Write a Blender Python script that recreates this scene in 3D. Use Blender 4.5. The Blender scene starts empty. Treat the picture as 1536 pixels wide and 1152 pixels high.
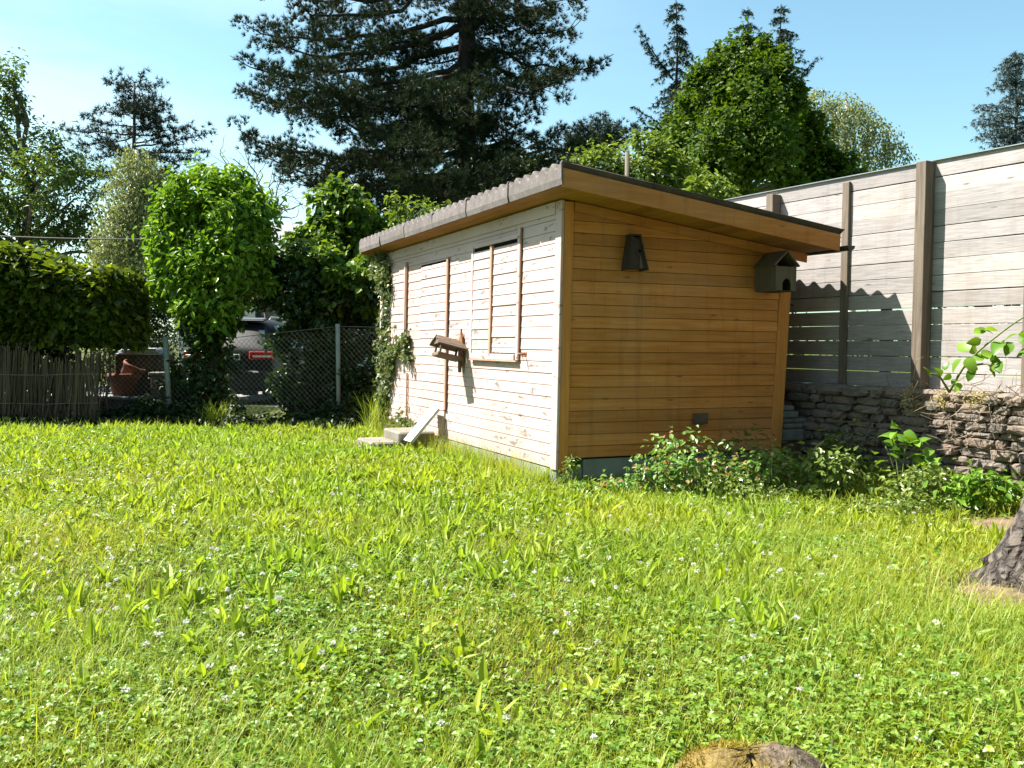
import bpy, math, random
import numpy as np
from mathutils import Matrix, Vector
S = bpy.context.scene
COL = S.collection
rng = np.random.default_rng(7)
random.seed(7)
R = math.radians
A = np.array

# ------------------------------------------------------------------ camera
F_PX = 1400.0
CAM = A([0.0, 0.0, 1.2])
PITCH, ROLL = R(2.33), R(0.57)
RM = (Matrix.Rotation(R(90) - PITCH, 3, 'X') @ Matrix.Rotation(ROLL, 3, 'Z'))
RMn = A(RM)
cam_d = bpy.data.cameras.new('camera')
cam_d.sensor_width = 36.0
cam_d.lens = F_PX / 1536 * 36
cam_d.clip_end = 2000
cam_o = bpy.data.objects.new('camera', cam_d)
cam_o.matrix_world = Matrix.Translation(Vector(CAM)) @ RM.to_4x4()
COL.objects.link(cam_o)
S.camera = cam_o

def P(x, y, Y):
    """the point of the place at distance Y seen at photo pixel x, y"""
    d = RMn @ A([(x - 768) / F_PX, (576 - y) / F_PX, -1.0])
    return CAM + d * (Y / d[1])
def PX(p):
    d = RMn.T @ (A(p, float) - CAM)
    return 768 + F_PX * d[0] / -d[2], 576 - F_PX * d[1] / -d[2]

# ------------------------------------------------------------------ render, sun, sky
S.render.engine = 'CYCLES'
S.view_settings.view_transform = 'Standard'
S.view_settings.look = 'None'
S.view_settings.gamma = 1
S.view_settings.exposure = 1.85
S.cycles.max_bounces = 7
S.cycles.diffuse_bounces = 4
S.cycles.transmission_bounces = 5
S.cycles.sample_clamp_indirect = 8
SUN_EL = R(52)
LX, LY = 0.98, -0.20                       # the way the light travels over the ground
sun_d = bpy.data.lights.new('sun', 'SUN')
sun_d.energy = 5.0
sun_d.angle = R(0.53)
sun_d.color = (1.0, 0.95, 0.86)
sun_o = bpy.data.objects.new('sun', sun_d)
ldir = Vector((LX * math.cos(SUN_EL), LY * math.cos(SUN_EL), -math.sin(SUN_EL)))
sun_o.rotation_euler = ldir.to_track_quat('-Z', 'Y').to_euler()
sun_o.location = (-20, 5, 30)
COL.objects.link(sun_o)
W = bpy.data.worlds.new('World')
S.world = W
W.use_nodes = True
nt = W.node_tree
bg = nt.nodes['Background']
sky = nt.nodes.new('ShaderNodeTexSky')
sky.sky_type = 'NISHITA'
sky.sun_disc = False
sky.sun_elevation = SUN_EL
sky.sun_rotation = math.atan2(-LX, -LY)
sky.air_density = 1.0
sky.dust_density = 1.0
sky.ozone_density = 1.0
# thin high cloud, thicker over the left half of the sky
tc = nt.nodes.new('ShaderNodeTexCoord')
mp = nt.nodes.new('ShaderNodeMapping'); mp.inputs['Scale'].default_value = (1.2, 1.0, 5.0); mp.inputs['Rotation'].default_value = (0.0, 0.35, 0.3)
nz = nt.nodes.new('ShaderNodeTexNoise'); nz.inputs['Scale'].default_value = 1.6; nz.inputs['Detail'].default_value = 6; nz.inputs['Roughness'].default_value = .55
rp = nt.nodes.new('ShaderNodeMapRange'); rp.inputs[1].default_value = .42; rp.inputs[2].default_value = .8; rp.inputs[4].default_value = .55
sx = nt.nodes.new('ShaderNodeSeparateXYZ')
rl = nt.nodes.new('ShaderNodeMapRange'); rl.inputs[1].default_value = .25; rl.inputs[2].default_value = -.6; rl.inputs[4].default_value = 1.0
ml = nt.nodes.new('ShaderNodeMath'); ml.operation = 'MULTIPLY'
mx = nt.nodes.new('ShaderNodeMix'); mx.data_type = 'RGBA'; mx.inputs['B'].default_value = (7.5, 8.4, 8.8, 1)
nt.links.new(tc.outputs['Generated'], mp.inputs[0]); nt.links.new(mp.outputs[0], nz.inputs['Vector'])
nt.links.new(nz.outputs[0], rp.inputs[0]); nt.links.new(tc.outputs['Generated'], sx.inputs[0])
nt.links.new(sx.outputs[0], rl.inputs[0]); nt.links.new(rp.outputs[0], ml.inputs[0]); nt.links.new(rl.outputs[0], ml.inputs[1])
tn = nt.nodes.new('ShaderNodeMix'); tn.data_type = 'RGBA'; tn.blend_type = 'MULTIPLY'; tn.inputs['Factor'].default_value = 1; tn.inputs['B'].default_value = (.95, 1.19, 1.05, 1)
nt.links.new(sky.outputs[0], tn.inputs['A'])
nt.links.new(ml.outputs[0], mx.inputs['Factor']); nt.links.new(tn.outputs['Result'], mx.inputs['A'])
nt.links.new(mx.outputs['Result'], bg.inputs[0])
bg.inputs[1].default_value = 0.06

# ------------------------------------------------------------------ materials
def new_mat(name):
    m = bpy.data.materials.new(name); m.use_nodes = True
    return m, m.node_tree, m.node_tree.nodes, m.node_tree.nodes['Principled BSDF']
def ramp(ns, stops):
    r = ns.new('ShaderNodeValToRGB'); e = r.color_ramp.elements
    while len(e) < len(stops): e.new(0.5)
    for el, (p, c) in zip(e, stops):
        el.position = p; el.color = (*c, 1)
    return r
def noise(nt, scale, detail=5, rough=.6, vec=None, dist=0):
    n = nt.nodes.new('ShaderNodeTexNoise'); n.inputs['Scale'].default_value = scale
    n.inputs['Detail'].default_value = detail; n.inputs['Roughness'].default_value = rough; n.inputs['Distortion'].default_value = dist
    if vec is not None: nt.links.new(vec, n.inputs['Vector'])
    return n.outputs[0]
def mapped(nt, scale=(1, 1, 1), rot=(0, 0, 0)):
    t = nt.nodes.new('ShaderNodeTexCoord'); m = nt.nodes.new('ShaderNodeMapping')
    m.inputs['Scale'].default_value = scale; m.inputs['Rotation'].default_value = rot
    nt.links.new(t.outputs['Object'], m.inputs[0]); return m.outputs[0]
def mixc(nt, fac, a, b, mode='MIX'):
    m = nt.nodes.new('ShaderNodeMix'); m.data_type = 'RGBA'; m.blend_type = mode
    for sock, v in (('Factor', fac), ('A', a), ('B', b)):
        if hasattr(v, 'links'): nt.links.new(v, m.inputs[sock])
        elif sock == 'Factor': m.inputs[sock].default_value = v
        else: m.inputs[sock].default_value = (*v, 1)
    return m.outputs['Result']
def rng_map(nt, v, a, b, c=0., d=1.):
    m = nt.nodes.new('ShaderNodeMapRange'); nt.links.new(v, m.inputs[0])
    for i, q in enumerate((a, b, c, d)): m.inputs[i + 1].default_value = q
    return m.outputs[0]
def math_n(nt, op, a, b=None):
    m = nt.nodes.new('ShaderNodeMath'); m.operation = op
    for i, v in enumerate((a, b)):
        if v is None: continue
        if hasattr(v, 'links'): nt.links.new(v, m.inputs[i])
        else: m.inputs[i].default_value = v
    return m.outputs[0]
def bump(nt, bs, h, s=.4, d=.01):
    b = nt.nodes.new('ShaderNodeBump'); b.inputs['Strength'].default_value = s; b.inputs['Distance'].default_value = d
    nt.links.new(h, b.inputs['Height']); nt.links.new(b.outputs[0], bs.inputs['Normal'])
def rnd_attr(nt):
    a = nt.nodes.new('ShaderNodeAttribute'); a.attribute_name = 'rnd'; return a.outputs['Fac']

def leaf_mat(name, stops, transl=.4, rough=.5, spec=.3, tmul=(1.25, 1.2, .7), big=0):
    m, t, ns, bs = new_mat(name)
    r = ramp(ns, stops); t.links.new(rnd_attr(t), r.inputs[0])
    col = r.outputs[0]
    if big:                                            # patches of yellower growth over the ground
        n = noise(t, big, 3, .6, mapped(t))
        col = mixc(t, rng_map(t, n, .4, .62), col, mixc(t, 1.0, col, (1.28, 1.06, .8), 'MULTIPLY'))
    t.links.new(col, bs.inputs['Base Color'])
    bs.inputs['Roughness'].default_value = rough
    bs.inputs['Specular IOR Level'].default_value = spec
    tr = ns.new('ShaderNodeBsdfTranslucent')
    t.links.new(mixc(t, 1.0, col, tmul, 'MULTIPLY'), tr.inputs[0])
    mxs = ns.new('ShaderNodeMixShader'); mxs.inputs[0].default_value = transl
    t.links.new(bs.outputs[0], mxs.inputs[1]); t.links.new(tr.outputs[0], mxs.inputs[2])
    t.links.new(mxs.outputs[0], ns['Material Output'].inputs['Surface'])
    return m
def plain(name, c, rough=.7, metal=0, var=.25, sc=6, bmp=.2, spec=.4, stretch=(1, 1, 1)):
    m, t, ns, bs = new_mat(name)
    v = noise(t, sc, 6, .65, mapped(t, stretch))
    col = mixc(t, rng_map(t, v, .3, .7), tuple(x * (1 - var) for x in c), tuple(min(1, x * (1 + var)) for x in c))
    t.links.new(col, bs.inputs['Base Color'])
    bs.inputs['Roughness'].default_value = rough; bs.inputs['Metallic'].default_value = metal
    bs.inputs['Specular IOR Level'].default_value = spec
    if bmp: bump(t, bs, v, bmp, .004)
    return m
def wood(name, c1, c2, along='x', grain=1.0, stretch=1.2, rough=.75, rv=.35, knots=True, streak=0):
    """boards: grain along one axis, each board its own tint (rnd attribute)"""
    m, t, ns, bs = new_mat(name)
    g_ = 22 * grain; sc = {'x': (stretch, g_, g_), 'y': (g_, stretch, g_), 'z': (g_, g_, stretch)}[along]
    vec = mapped(t, sc)
    add = ns.new('ShaderNodeVectorMath'); add.operation = 'ADD'
    cm = ns.new('ShaderNodeCombineXYZ')
    ra = rnd_attr(t); mm = math_n(t, 'MULTIPLY', ra, 37.0)
    for i in range(3): t.links.new(mm, cm.inputs[i])
    t.links.new(vec, add.inputs[0]); t.links.new(cm.outputs[0], add.inputs[1])
    g = noise(t, 1.6, 6, .62, add.outputs[0], .6)
    col = mixc(t, rng_map(t, g, .3, .72), c1, c2)
    blot = noise(t, 1.7, 4, .6, mapped(t))
    col = mixc(t, rng_map(t, blot, .35, .7, 0, .45), col, mixc(t, 1.0, col, (.62, .58, .55), 'MULTIPLY'))
    if streak:                                         # drip stains and faded patches
        st_ = noise(t, 2.2, 6, .65, mapped(t, (5, 5, .45)))
        col = mixc(t, rng_map(t, st_, .52, .74, 0, streak), col, mixc(t, 1.0, col, (.55, .50, .46), 'MULTIPLY'))
        fd_ = noise(t, .9, 5, .6, mapped(t, (1, 1, 1.6)))
        col = mixc(t, rng_map(t, fd_, .45, .72, 0, streak), col, mixc(t, .45, col, (.52, .36, .22)))
    lift = rng_map(t, ra, 0, 1, 1 - rv, 1 + rv * .5)
    col2 = ns.new('ShaderNodeVectorMath'); col2.operation = 'SCALE'
    t.links.new(col, col2.inputs[0]); t.links.new(lift, col2.inputs['Scale'])
    out = col2.outputs[0]
    if knots:
        kv = ns.new('ShaderNodeTexVoronoi'); kv.inputs['Scale'].default_value = 1.0
        ksc = {'x': (2.2, 9, 9), 'y': (9, 2.2, 9), 'z': (9, 9, 2.2)}[along]
        t.links.new(mapped(t, ksc), kv.inputs['Vector'])
        out = mixc(t, rng_map(t, kv.outputs['Distance'], .03, .11, .75, 0), out, (c1[0] * .35, c1[1] * .3, c1[2] * .25))
    t.links.new(out, bs.inputs['Base Color'])
    bs.inputs['Roughness'].default_value = rough; bs.inputs['Specular IOR Level'].default_value = .25
    bump(t, bs, g, .35, .003)
    return m

# peeling pale pink paint over grey-brown boards; the boards peel most along their edges
def peel_mat(name, paint=(.475, .355, .335), pitch=.102, z0=.0):
    m, t, ns, bs = new_mat(name)
    vec = mapped(t, (1, 1, 1))
    sp = ns.new('ShaderNodeSeparateXYZ'); t.links.new(vec, sp.inputs[0])
    fr = math_n(t, 'FRACT', math_n(t, 'DIVIDE', math_n(t, 'SUBTRACT', sp.outputs[2], z0), pitch))
    edge = math_n(t, 'ABSOLUTE', math_n(t, 'SUBTRACT', fr, .5))          # .5 at board edges
    n1 = noise(t, 9, 8, .72, mapped(t, (1, .55, 1.7)), .4)
    big = noise(t, 1.3, 3, .5, mapped(t))
    score = math_n(t, 'ADD', math_n(t, 'ADD', n1, math_n(t, 'MULTIPLY', edge, .17)), math_n(t, 'MULTIPLY', big, .22))
    mask = rng_map(t, score, .75, .78)
    grain = noise(t, 2, 6, .6, mapped(t, (20, 1.5, 25)))
    bare = mixc(t, grain, (.12, .095, .08), (.22, .185, .165))
    tint = mixc(t, rng_map(t, noise(t, 2.2, 4, .6, mapped(t, (1, .5, 1))), .35, .7), paint, (paint[0] * .90, paint[1] * .83, paint[2] * .79))
    col = mixc(t, mask, tint, bare)
    streak = noise(t, 3, 5, .6, mapped(t, (6, 6, .5)))
    col = mixc(t, rng_map(t, streak, .55, .75, 0, .25), col, mixc(t, 1.0, col, (.75, .68, .6), 'MULTIPLY'))
    t.links.new(col, bs.inputs['Base Color'])
    bs.inputs['Roughness'].default_value = .6
    inv = math_n(t, 'SUBTRACT', 1.0, mask)
    bump(t, bs, math_n(t, 'ADD', inv, math_n(t, 'MULTIPLY', grain, .4)), .5, .003)
    return m

M = {}
M['pink'] = peel_mat('peeling_pink_paint')
M['pink_trim'] = peel_mat('pink_trim_paint', (.475, .362, .345), .31)
M['brown_trim'] = wood('red_brown_batten', (.36, .20, .14), (.48, .31, .235), 'z', rv=.1, knots=False)
M['orange_x'] = wood('orange_stained_boards', (.45, .165, .030), (.61, .262, .068), 'x', rv=.26, streak=.6)
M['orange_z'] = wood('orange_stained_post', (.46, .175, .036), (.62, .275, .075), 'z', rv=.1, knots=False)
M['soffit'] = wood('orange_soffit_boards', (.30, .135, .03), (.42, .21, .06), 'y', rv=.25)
M['grey_y'] = wood('weathered_grey_boards', (.255, .236, .232), (.44, .413, .407), 'x', 2.4, 3.2, rv=.26, streak=.35)
M['post_z'] = wood('weathered_post', (.10, .08, .06), (.22, .175, .135), 'z', rv=.15)
M['dark_wood'] = wood('dark_weathered_wood', (.034, .027, .021), (.066, .051, .039), 'z', rv=.1, knots=False)
M['moss_wood'] = wood('grey_green_wood', (.085, .075, .052), (.145, .125, .085), 'z', rv=.1, knots=False)
M['feeder_wood'] = wood('rustic_feeder_wood', (.08, .055, .04), (.20, .15, .11), 'x', rv=.25)
M['feeder_back'] = wood('orange_brown_plate', (.20, .09, .035), (.27, .14, .065), 'z', rv=.1, knots=False)
M['pale_plank'] = plain('pale_worn_slab', (.40, .43, .40), .8, 0, .25, 9, .3)
M['concrete'] = plain('pale_concrete', (.165, .15, .125), .9, 0, .28, 5, .5)
M['found'] = plain('grey_green_foundation', (.20, .22, .19), .9, 0, .3, 4, .4)
M['slab'] = plain('grey_slabs', (.20, .20, .185), .9, 0, .3, 6, .4)
M['black'] = plain('dark_opening', (.008, .007, .007), .95, 0, .1, 3, 0, .05)
M['gutter'] = plain('dark_gutter', (.035, .03, .03), .5, 0, .2, 5, .1)
M['rust'] = plain('rusty_iron', (.20, .085, .04), .8, 0, .4, 40, .3)
M['zinc'] = plain('grey_metal_cap', (.25, .28, .29), .45, .5, .15, 5, .1)
M['galv'] = plain('galvanised_wire', (.22, .22, .21), .5, .3, .15, 8, 0)
M['green_paint'] = plain('pale_green_post_paint', (.24, .29, .255), .6, 0, .2, 9, .15)
M['terracotta'] = plain('terracotta', (.17, .06, .035), .85, 0, .25, 9, .3)
M['brick'] = plain('brown_brick', (.13, .08, .06), .9, 0, .35, 9, .4)
M['asphalt'] = plain('pale_pavement', (.22, .21, .205), .9, 0, .15, 3, .3)
M['house_wall'] = plain('house_render', (.55, .53, .5), .9, 0, .08, 2, .1)
M['house_roof'] = plain('grey_roof_tiles', (.20, .21, .23), .8, 0, .2, 4, .2)
M['cover'] = plain('blue_white_cover', (.30, .36, .55), .5, 0, .5, 7, .2)
M['white_petal'] = leaf_mat('white_petals', [(0, (.50, .50, .45)), (1, (.72, .70, .68))], .3, .7, .1, (1, 1, 1))
m, t, ns, bs = new_mat('furrowed_bark')
vo = ns.new('ShaderNodeTexVoronoi'); vo.feature = 'DISTANCE_TO_EDGE'; vo.inputs['Scale'].default_value = 1.0
va = ns.new('ShaderNodeVectorMath'); va.operation = 'ADD'; nn_ = ns.new('ShaderNodeTexNoise'); nn_.inputs['Scale'].default_value = 7; nn_.inputs['Detail'].default_value = 4
vs_ = ns.new('ShaderNodeVectorMath'); vs_.operation = 'SCALE'; vs_.inputs['Scale'].default_value = 1.7
t.links.new(mapped(t), nn_.inputs['Vector']); t.links.new(nn_.outputs['Color'], vs_.inputs[0]); t.links.new(mapped(t, (17, 17, 3.2)), va.inputs[0]); t.links.new(vs_.outputs[0], va.inputs[1]); t.links.new(va.outputs[0], vo.inputs['Vector'])
fr_ = rng_map(t, vo.outputs['Distance'], 0, .28); fine = noise(t, 45, 6, .7, mapped(t))
c = mixc(t, fr_, (.018, .013, .010), (.125, .10, .082)); c = mixc(t, rng_map(t, fine, .35, .7, 0, .6), c, (.075, .062, .054))
c = mixc(t, rng_map(t, noise(t, 5, 4, .6, mapped(t)), .6, .7, 0, .7), c, (.20, .18, .16))
t.links.new(c, bs.inputs['Base Color']); bs.inputs['Roughness'].default_value = .95
bump(t, bs, math_n(t, 'ADD', fr_, math_n(t, 'MULTIPLY', fine, .35)), 1.0, .03); M['old_bark'] = m
M['bark'] = plain('grey_bark', (.10, .083, .072), .95, 0, .5, 9, 1.0, .2, (1, 1, .3))
M['pine_bark'] = plain('pine_bark', (.038, .030, .027), .95, 0, .5, 6, 1.0, .2, (1, 1, .3))
M['red_bark'] = plain('orange_pine_bark', (.07, .04, .028), .95, 0, .4, 6, 1.0, .2, (1, 1, .3))
M['birch_bark'] = plain('birch_bark', (.45, .43, .40), .9, 0, .5, 6, .5, .2, (1, 1, .3))
M['twig'] = plain('bare_twigs', (.12, .095, .075), .9, 0, .3, 9, .2)
M['dry_twig'] = plain('dry_brush', (.20, .15, .11), .9, 0, .3, 9, .2)
M['stem'] = plain('green_stem', (.12, .16, .05), .7, 0, .3, 9, .1)
M['cane'] = plain('reed_mat', (.10, .08, .05), .9, 0, .45, 14, .5, .2, (6, 6, .5))

# corrugated fibre cement: grey, blotched with lichen
m, t, ns, bs = new_mat('fibre_cement')
n1 = noise(t, 7, 8, .72, mapped(t)); n2 = noise(t, 40, 4, .6, mapped(t))
c = mixc(t, rng_map(t, n1, .3, .7), (.075, .062, .060), (.16, .137, .132))
c = mixc(t, rng_map(t, n2, .58, .68, 0, .6), c, (.23, .215, .20))
c = mixc(t, rng_map(t, noise(t, 3.1, 6, .7, mapped(t)), .58, .68, 0, .5), c, (.08, .085, .045))
t.links.new(c, bs.inputs['Base Color']); bs.inputs['Roughness'].default_value = .95
bump(t, bs, n2, .5, .004); M['fibre'] = m

# rough rubble stone
m, t, ns, bs = new_mat('rubble_stone')
n1 = noise(t, 14, 9, .75, mapped(t)); ra = rnd_attr(t)
c = mixc(t, rng_map(t, n1, .3, .7), (.085, .071, .058), (.215, .185, .155))
c = mixc(t, rng_map(t, ra, 0, 1, 0, .45), c, (.23, .155, .11))
c = mixc(t, rng_map(t, noise(t, 2.5, 5, .7, mapped(t)), .56, .7, 0, .7), c, (.07, .07, .04))
t.links.new(c, bs.inputs['Base Color']); bs.inputs['Roughness'].default_value = .95
bump(t, bs, n1, .9, .012); M['rubble'] = m

# mossy stump
m, t, ns, bs = new_mat('mossy_stump')
n1 = noise(t, 9, 8, .7, mapped(t)); n2 = noise(t, 60, 5, .7, mapped(t))
sp = ns.new('ShaderNodeSeparateXYZ'); t.links.new(mapped(t), sp.inputs[0])
side = rng_map(t, math_n(t, 'ADD', sp.outputs[0], math_n(t, 'MULTIPLY', n1, .8)), .36, .50)
moss = mixc(t, rng_map(t, n2, .3, .7), (.08, .05, .010), (.25, .18, .045))
rot = mixc(t, rng_map(t, n2, .4, .6), (.045, .032, .021), (.19, .145, .10))
t.links.new(mixc(t, side, moss, rot), bs.inputs['Base Color']); bs.inputs['Roughness'].default_value = 1
bump(t, bs, n2, 1, .012); M['stump'] = m

# lawn soil, dead grass
m, t, ns, bs = new_mat('lawn_soil')
n1 = noise(t, 1.1, 8, .65, mapped(t)); n2 = noise(t, 30, 8, .75, mapped(t))
c = mixc(t, rng_map(t, n1, .35, .65), (.045, .07, .014), (.09, .105, .022))
c = mixc(t, rng_map(t, n2, .42, .62), c, (.045, .05, .014))
t.links.new(c, bs.inputs['Base Color']); bs.inputs['Roughness'].default_value = 1; bs.inputs['Specular IOR Level'].default_value = .1
bump(t, bs, n2, .8, .03); M['soil'] = m
M['dirt'] = plain('dry_dirt', (.14, .10, .068), 1, 0, .35, 9, .9, .1)

G1 = lambda d, l: [(0, d), (.55, tuple((a + b) / 2 for a, b in zip(d, l))), (1, l)]
M['grass'] = leaf_mat('grass_blades', G1((.15, .225, .022), (.35, .43, .06)), .45, .45, .35, (1.2, 1.2, .6), .45)
M['dry_grass'] = leaf_mat('dry_grass', G1((.30, .26, .10), (.48, .42, .22)), .4, .6, .2)
M['broad'] = leaf_mat('plantain_leaves', G1((.145, .235, .018), (.32, .42, .05)), .42, .5, .3, (1.15, 1.2, .6), .45)
M['clover'] = leaf_mat('clover_leaves', G1((.07, .17, .015), (.20, .32, .045)), .4, .42, .4, (1.3, 1.2, .6), .45)
M['weed'] = leaf_mat('weed_leaves', G1((.08, .14, .024), (.23, .29, .06)), .4, .38, .45)
M['rose'] = leaf_mat('rose_leaves', [(0, (.06, .15, .03)), (.62, (.17, .30, .06)), (.80, (.26, .30, .08)), (.90, (.36, .15, .10)), (1, (.48, .26, .18))], .35, .35, .5)
M['vine'] = leaf_mat('vine_leaves', G1((.014, .034, .005), (.14, .205, .02)), .42, .4, .4, (1.5, 1.3, .5))
M['bush'] = leaf_mat('glossy_bush_leaves', G1((.055, .145, .010), (.20, .34, .035)), .36, .4, .3, (1.4, 1.25, .5))
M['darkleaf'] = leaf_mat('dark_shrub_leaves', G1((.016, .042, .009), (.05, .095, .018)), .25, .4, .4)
M['ivy'] = leaf_mat('ivy_leaves', G1((.05, .09, .025), (.20, .23, .11)), .3, .4, .45)
M['lilac'] = leaf_mat('lilac_leaves', G1((.04, .10, .010), (.15, .24, .03)), .4, .42, .28, (1.5, 1.3, .5))
M['maple'] = leaf_mat('maple_leaves', G1((.020, .056, .005), (.09, .155, .014)), .4, .5, .2, (1.5, 1.3, .5))
M['walnut'] = leaf_mat('walnut_leaves', G1((.03, .075, .012), (.12, .18, .03)), .38, .4, .4, (1.5, 1.3, .5))
M['pale'] = leaf_mat('pale_shrub_leaves', G1((.08, .15, .02), (.20, .26, .05)), .4, .45, .3, (1.3, 1.2, .6))
M['birch'] = leaf_mat('birch_leaves', G1((.12, .16, .06), (.28, .31, .15)), .4, .45, .3)
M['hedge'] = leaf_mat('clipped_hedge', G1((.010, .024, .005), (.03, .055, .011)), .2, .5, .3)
M['pine'] = leaf_mat('black_pine_needles', G1((.007, .018, .007), (.052, .070, .030)), .12, .6, .08, (1, 1, .7))
M['scots'] = leaf_mat('scots_pine_needles', G1((.017, .03, .019), (.05, .065, .04)), .12, .6, .1, (1, 1, .7))
M['spruce'] = leaf_mat('spruce_needles', G1((.010, .024, .012), (.03, .052, .027)), .12, .6, .1, (1, 1, .7))
M['bluespruce'] = leaf_mat('blue_spruce_needles', G1((.03, .055, .052), (.085, .12, .115)), .12, .5, .3, (1, 1, .9))
M['straw'] = leaf_mat('reed_straw', G1((.05, .038, .022), (.15, .12, .075)), .15, .8, .2, (1, 1, 1))
M['cedar'] = leaf_mat('distant_leaves', G1((.012, .024, .008), (.035, .055, .017)), .3, .5, .3)

# ------------------------------------------------------------------ mesh helpers
def link(o, parent=None):
    COL.objects.link(o)
    if parent is not None: o.parent = parent
    return o
def tag(o, label=None, cat=None, group=None, kind=None):
    if label: o['label'] = label
    if cat: o['category'] = cat
    if group: o['group'] = group
    if kind: o['kind'] = kind
    return o
def root(name, loc, label, cat, group=None, rz=0.0):
    o = bpy.data.objects.new(name, None); o.empty_display_size = .2
    o.location = [float(v) for v in loc]; o.rotation_euler = (0, 0, rz)
    link(o); return tag(o, label, cat, group)
WARP = None                          # set while the old, slightly leaning shed is built
LOCAL = set()                       # things whose parts are built in the thing's own axes
def np_mesh(name, chunks, mats, parent=None, smooth=False, origin=None):
    """chunks: (V n*3, F m*k, rnd n or None, material index, smooth?)"""
    if not isinstance(mats, (list, tuple)): mats = [mats]
    off = np.zeros(3); q = parent
    if origin is not None: off = A(origin, float)
    else:
        while q is not None:
            if q.name in LOCAL: off = np.zeros(3); break
            off = off + A(q.location); q = q.parent
    Vs, Ls, Ns, Rs, Ms, Ss = [], [], [], [], [], []
    b = 0
    for ch in chunks:
        V = np.asarray(ch[0], np.float32).reshape(-1, 3); Fa = ch[1]
        rn = ch[2] if len(ch) > 2 and ch[2] is not None else np.full(len(V), rng.random())
        mi = ch[3] if len(ch) > 3 else 0
        sm = ch[4] if len(ch) > 4 else smooth
        if isinstance(Fa, list):
            for f in Fa:
                Ls.append(np.asarray(f, np.int32) + b)
            n = np.array([len(f) for f in Fa], np.int32); m = len(Fa)
        else:
            Ls.append((Fa + b).astype(np.int32).ravel()); m = len(Fa); n = np.full(m, Fa.shape[1], np.int32)
        Vs.append(V - off.astype(np.float32)); Ns.append(n); Rs.append(np.broadcast_to(np.asarray(rn, np.float32), (len(V),)))
        Ms.append(np.full(m, mi, np.int32)); Ss.append(np.full(m, sm, bool)); b += len(V)
    V = np.concatenate(Vs); L = np.concatenate(Ls); N = np.concatenate(Ns)
    if WARP is not None: V = WARP(V)
    me = bpy.data.meshes.new(name)
    me.vertices.add(len(V)); me.vertices.foreach_set('co', V.ravel())
    me.loops.add(len(L)); me.loops.foreach_set('vertex_index', L)
    me.polygons.add(len(N))
    st = np.zeros(len(N), np.int32); st[1:] = np.cumsum(N)[:-1]
    me.polygons.foreach_set('loop_start', st)
    me.polygons.foreach_set('material_index', np.concatenate(Ms))
    me.polygons.foreach_set('use_smooth', np.concatenate(Ss))
    at = me.attributes.new('rnd', 'FLOAT', 'POINT'); at.data.foreach_set('value', np.concatenate(Rs))
    for mm in mats: me.materials.append(mm)
    me.update(calc_edges=True)
    o = bpy.data.objects.new(name, me)
    if origin is not None: o.location = [float(v) for v in origin]
    return link(o, parent)

BOXF = [[0, 3, 2, 1], [4, 5, 6, 7], [0, 1, 5, 4], [1, 2, 6, 5], [2, 3, 7, 6], [3, 0, 4, 7]]
def box(x0, x1, y0, y1, z0, z1, rn=None, mi=0):
    V = A([[x0, y0, z0], [x1, y0, z0], [x1, y1, z0], [x0, y1, z0], [x0, y0, z1], [x1, y0, z1], [x1, y1, z1], [x0, y1, z1]], float)
    return (V, [list(f) for f in BOXF], rn, mi, False)
def bbox(x0, x1, y0, y1, z0, z1, b=.006, rn=None, mi=0):
    """box with chamfered edges"""
    V = []; 
    lo, hi = (x0, y0, z0), (x1, y1, z1)
    idx = {}
    for sx in (0, 1):
        for sy in (0, 1):
            for sz in (0, 1):
                s = (sx, sy, sz)
                for ax in range(3):
                    p = [0, 0, 0]
                    for k in range(3):
                        e = hi[k] if s[k] else lo[k]
                        p[k] = e if k == ax else (e - b if s[k] else e + b)
                    idx[(s, ax)] = len(V); V.append(p)
    Fc = []
    for ax in range(3):
        o1, o2 = [k for k in range(3) if k != ax]
        for sgn in (0, 1):
            ring = []
            for a, c in ((0, 0), (1, 0), (1, 1), (0, 1)):
                s = [0, 0, 0]; s[ax] = sgn; s[o1] = a; s[o2] = c
                ring.append(idx[(tuple(s), ax)])
            if (sgn == 1) != (ax == 1): Fc.append(ring)
            else: Fc.append(ring[::-1])
    for ax in range(3):                                   # edges running along ax
        o1, o2 = [k for k in range(3) if k != ax]
        for a in (0, 1):
            for c in (0, 1):
                s0 = [0, 0, 0]; s1 = [0, 0, 0]
                s0[ax] = 0; s1[ax] = 1
                for s in (s0, s1): s[o1] = a; s[o2] = c
                q = [idx[(tuple(s0), o1)], idx[(tuple(s1), o1)], idx[(tuple(s1), o2)], idx[(tuple(s0), o2)]]
                Fc.append(q)
    for s in [(i, j, k) for i in (0, 1) for j in (0, 1) for k in (0, 1)]:
        Fc.append([idx[(s, 0)], idx[(s, 1)], idx[(s, 2)]])
    return (A(V, float), Fc, rn, mi, False)
def xf(ch, mat):
    Vv = ch[0] @ A(mat)[:3, :3].T + A(mat)[:3, 3]
    return (Vv,) + tuple(ch[1:])
def prism(poly, fn0, fn1, rn=None, mi=0):
    """extrude polygon: fn0/fn1 map 2-D points to 3-D"""
    n = len(poly)
    V = [fn0(*p) for p in poly] + [fn1(*p) for p in poly]
    Fc = [list(range(n)), list(range(2 * n - 1, n - 1, -1))]
    for i in range(n):
        j = (i + 1) % n
        Fc.append([i, i + n, j + n, j])
    return (A(V, float), Fc, rn, mi, False)
def unit(v):
    v = np.asarray(v, float); return v / np.maximum(np.linalg.norm(v, axis=-1, keepdims=True), 1e-9)
def rdir(n): return unit(rng.normal(size=(n, 3)))
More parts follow.
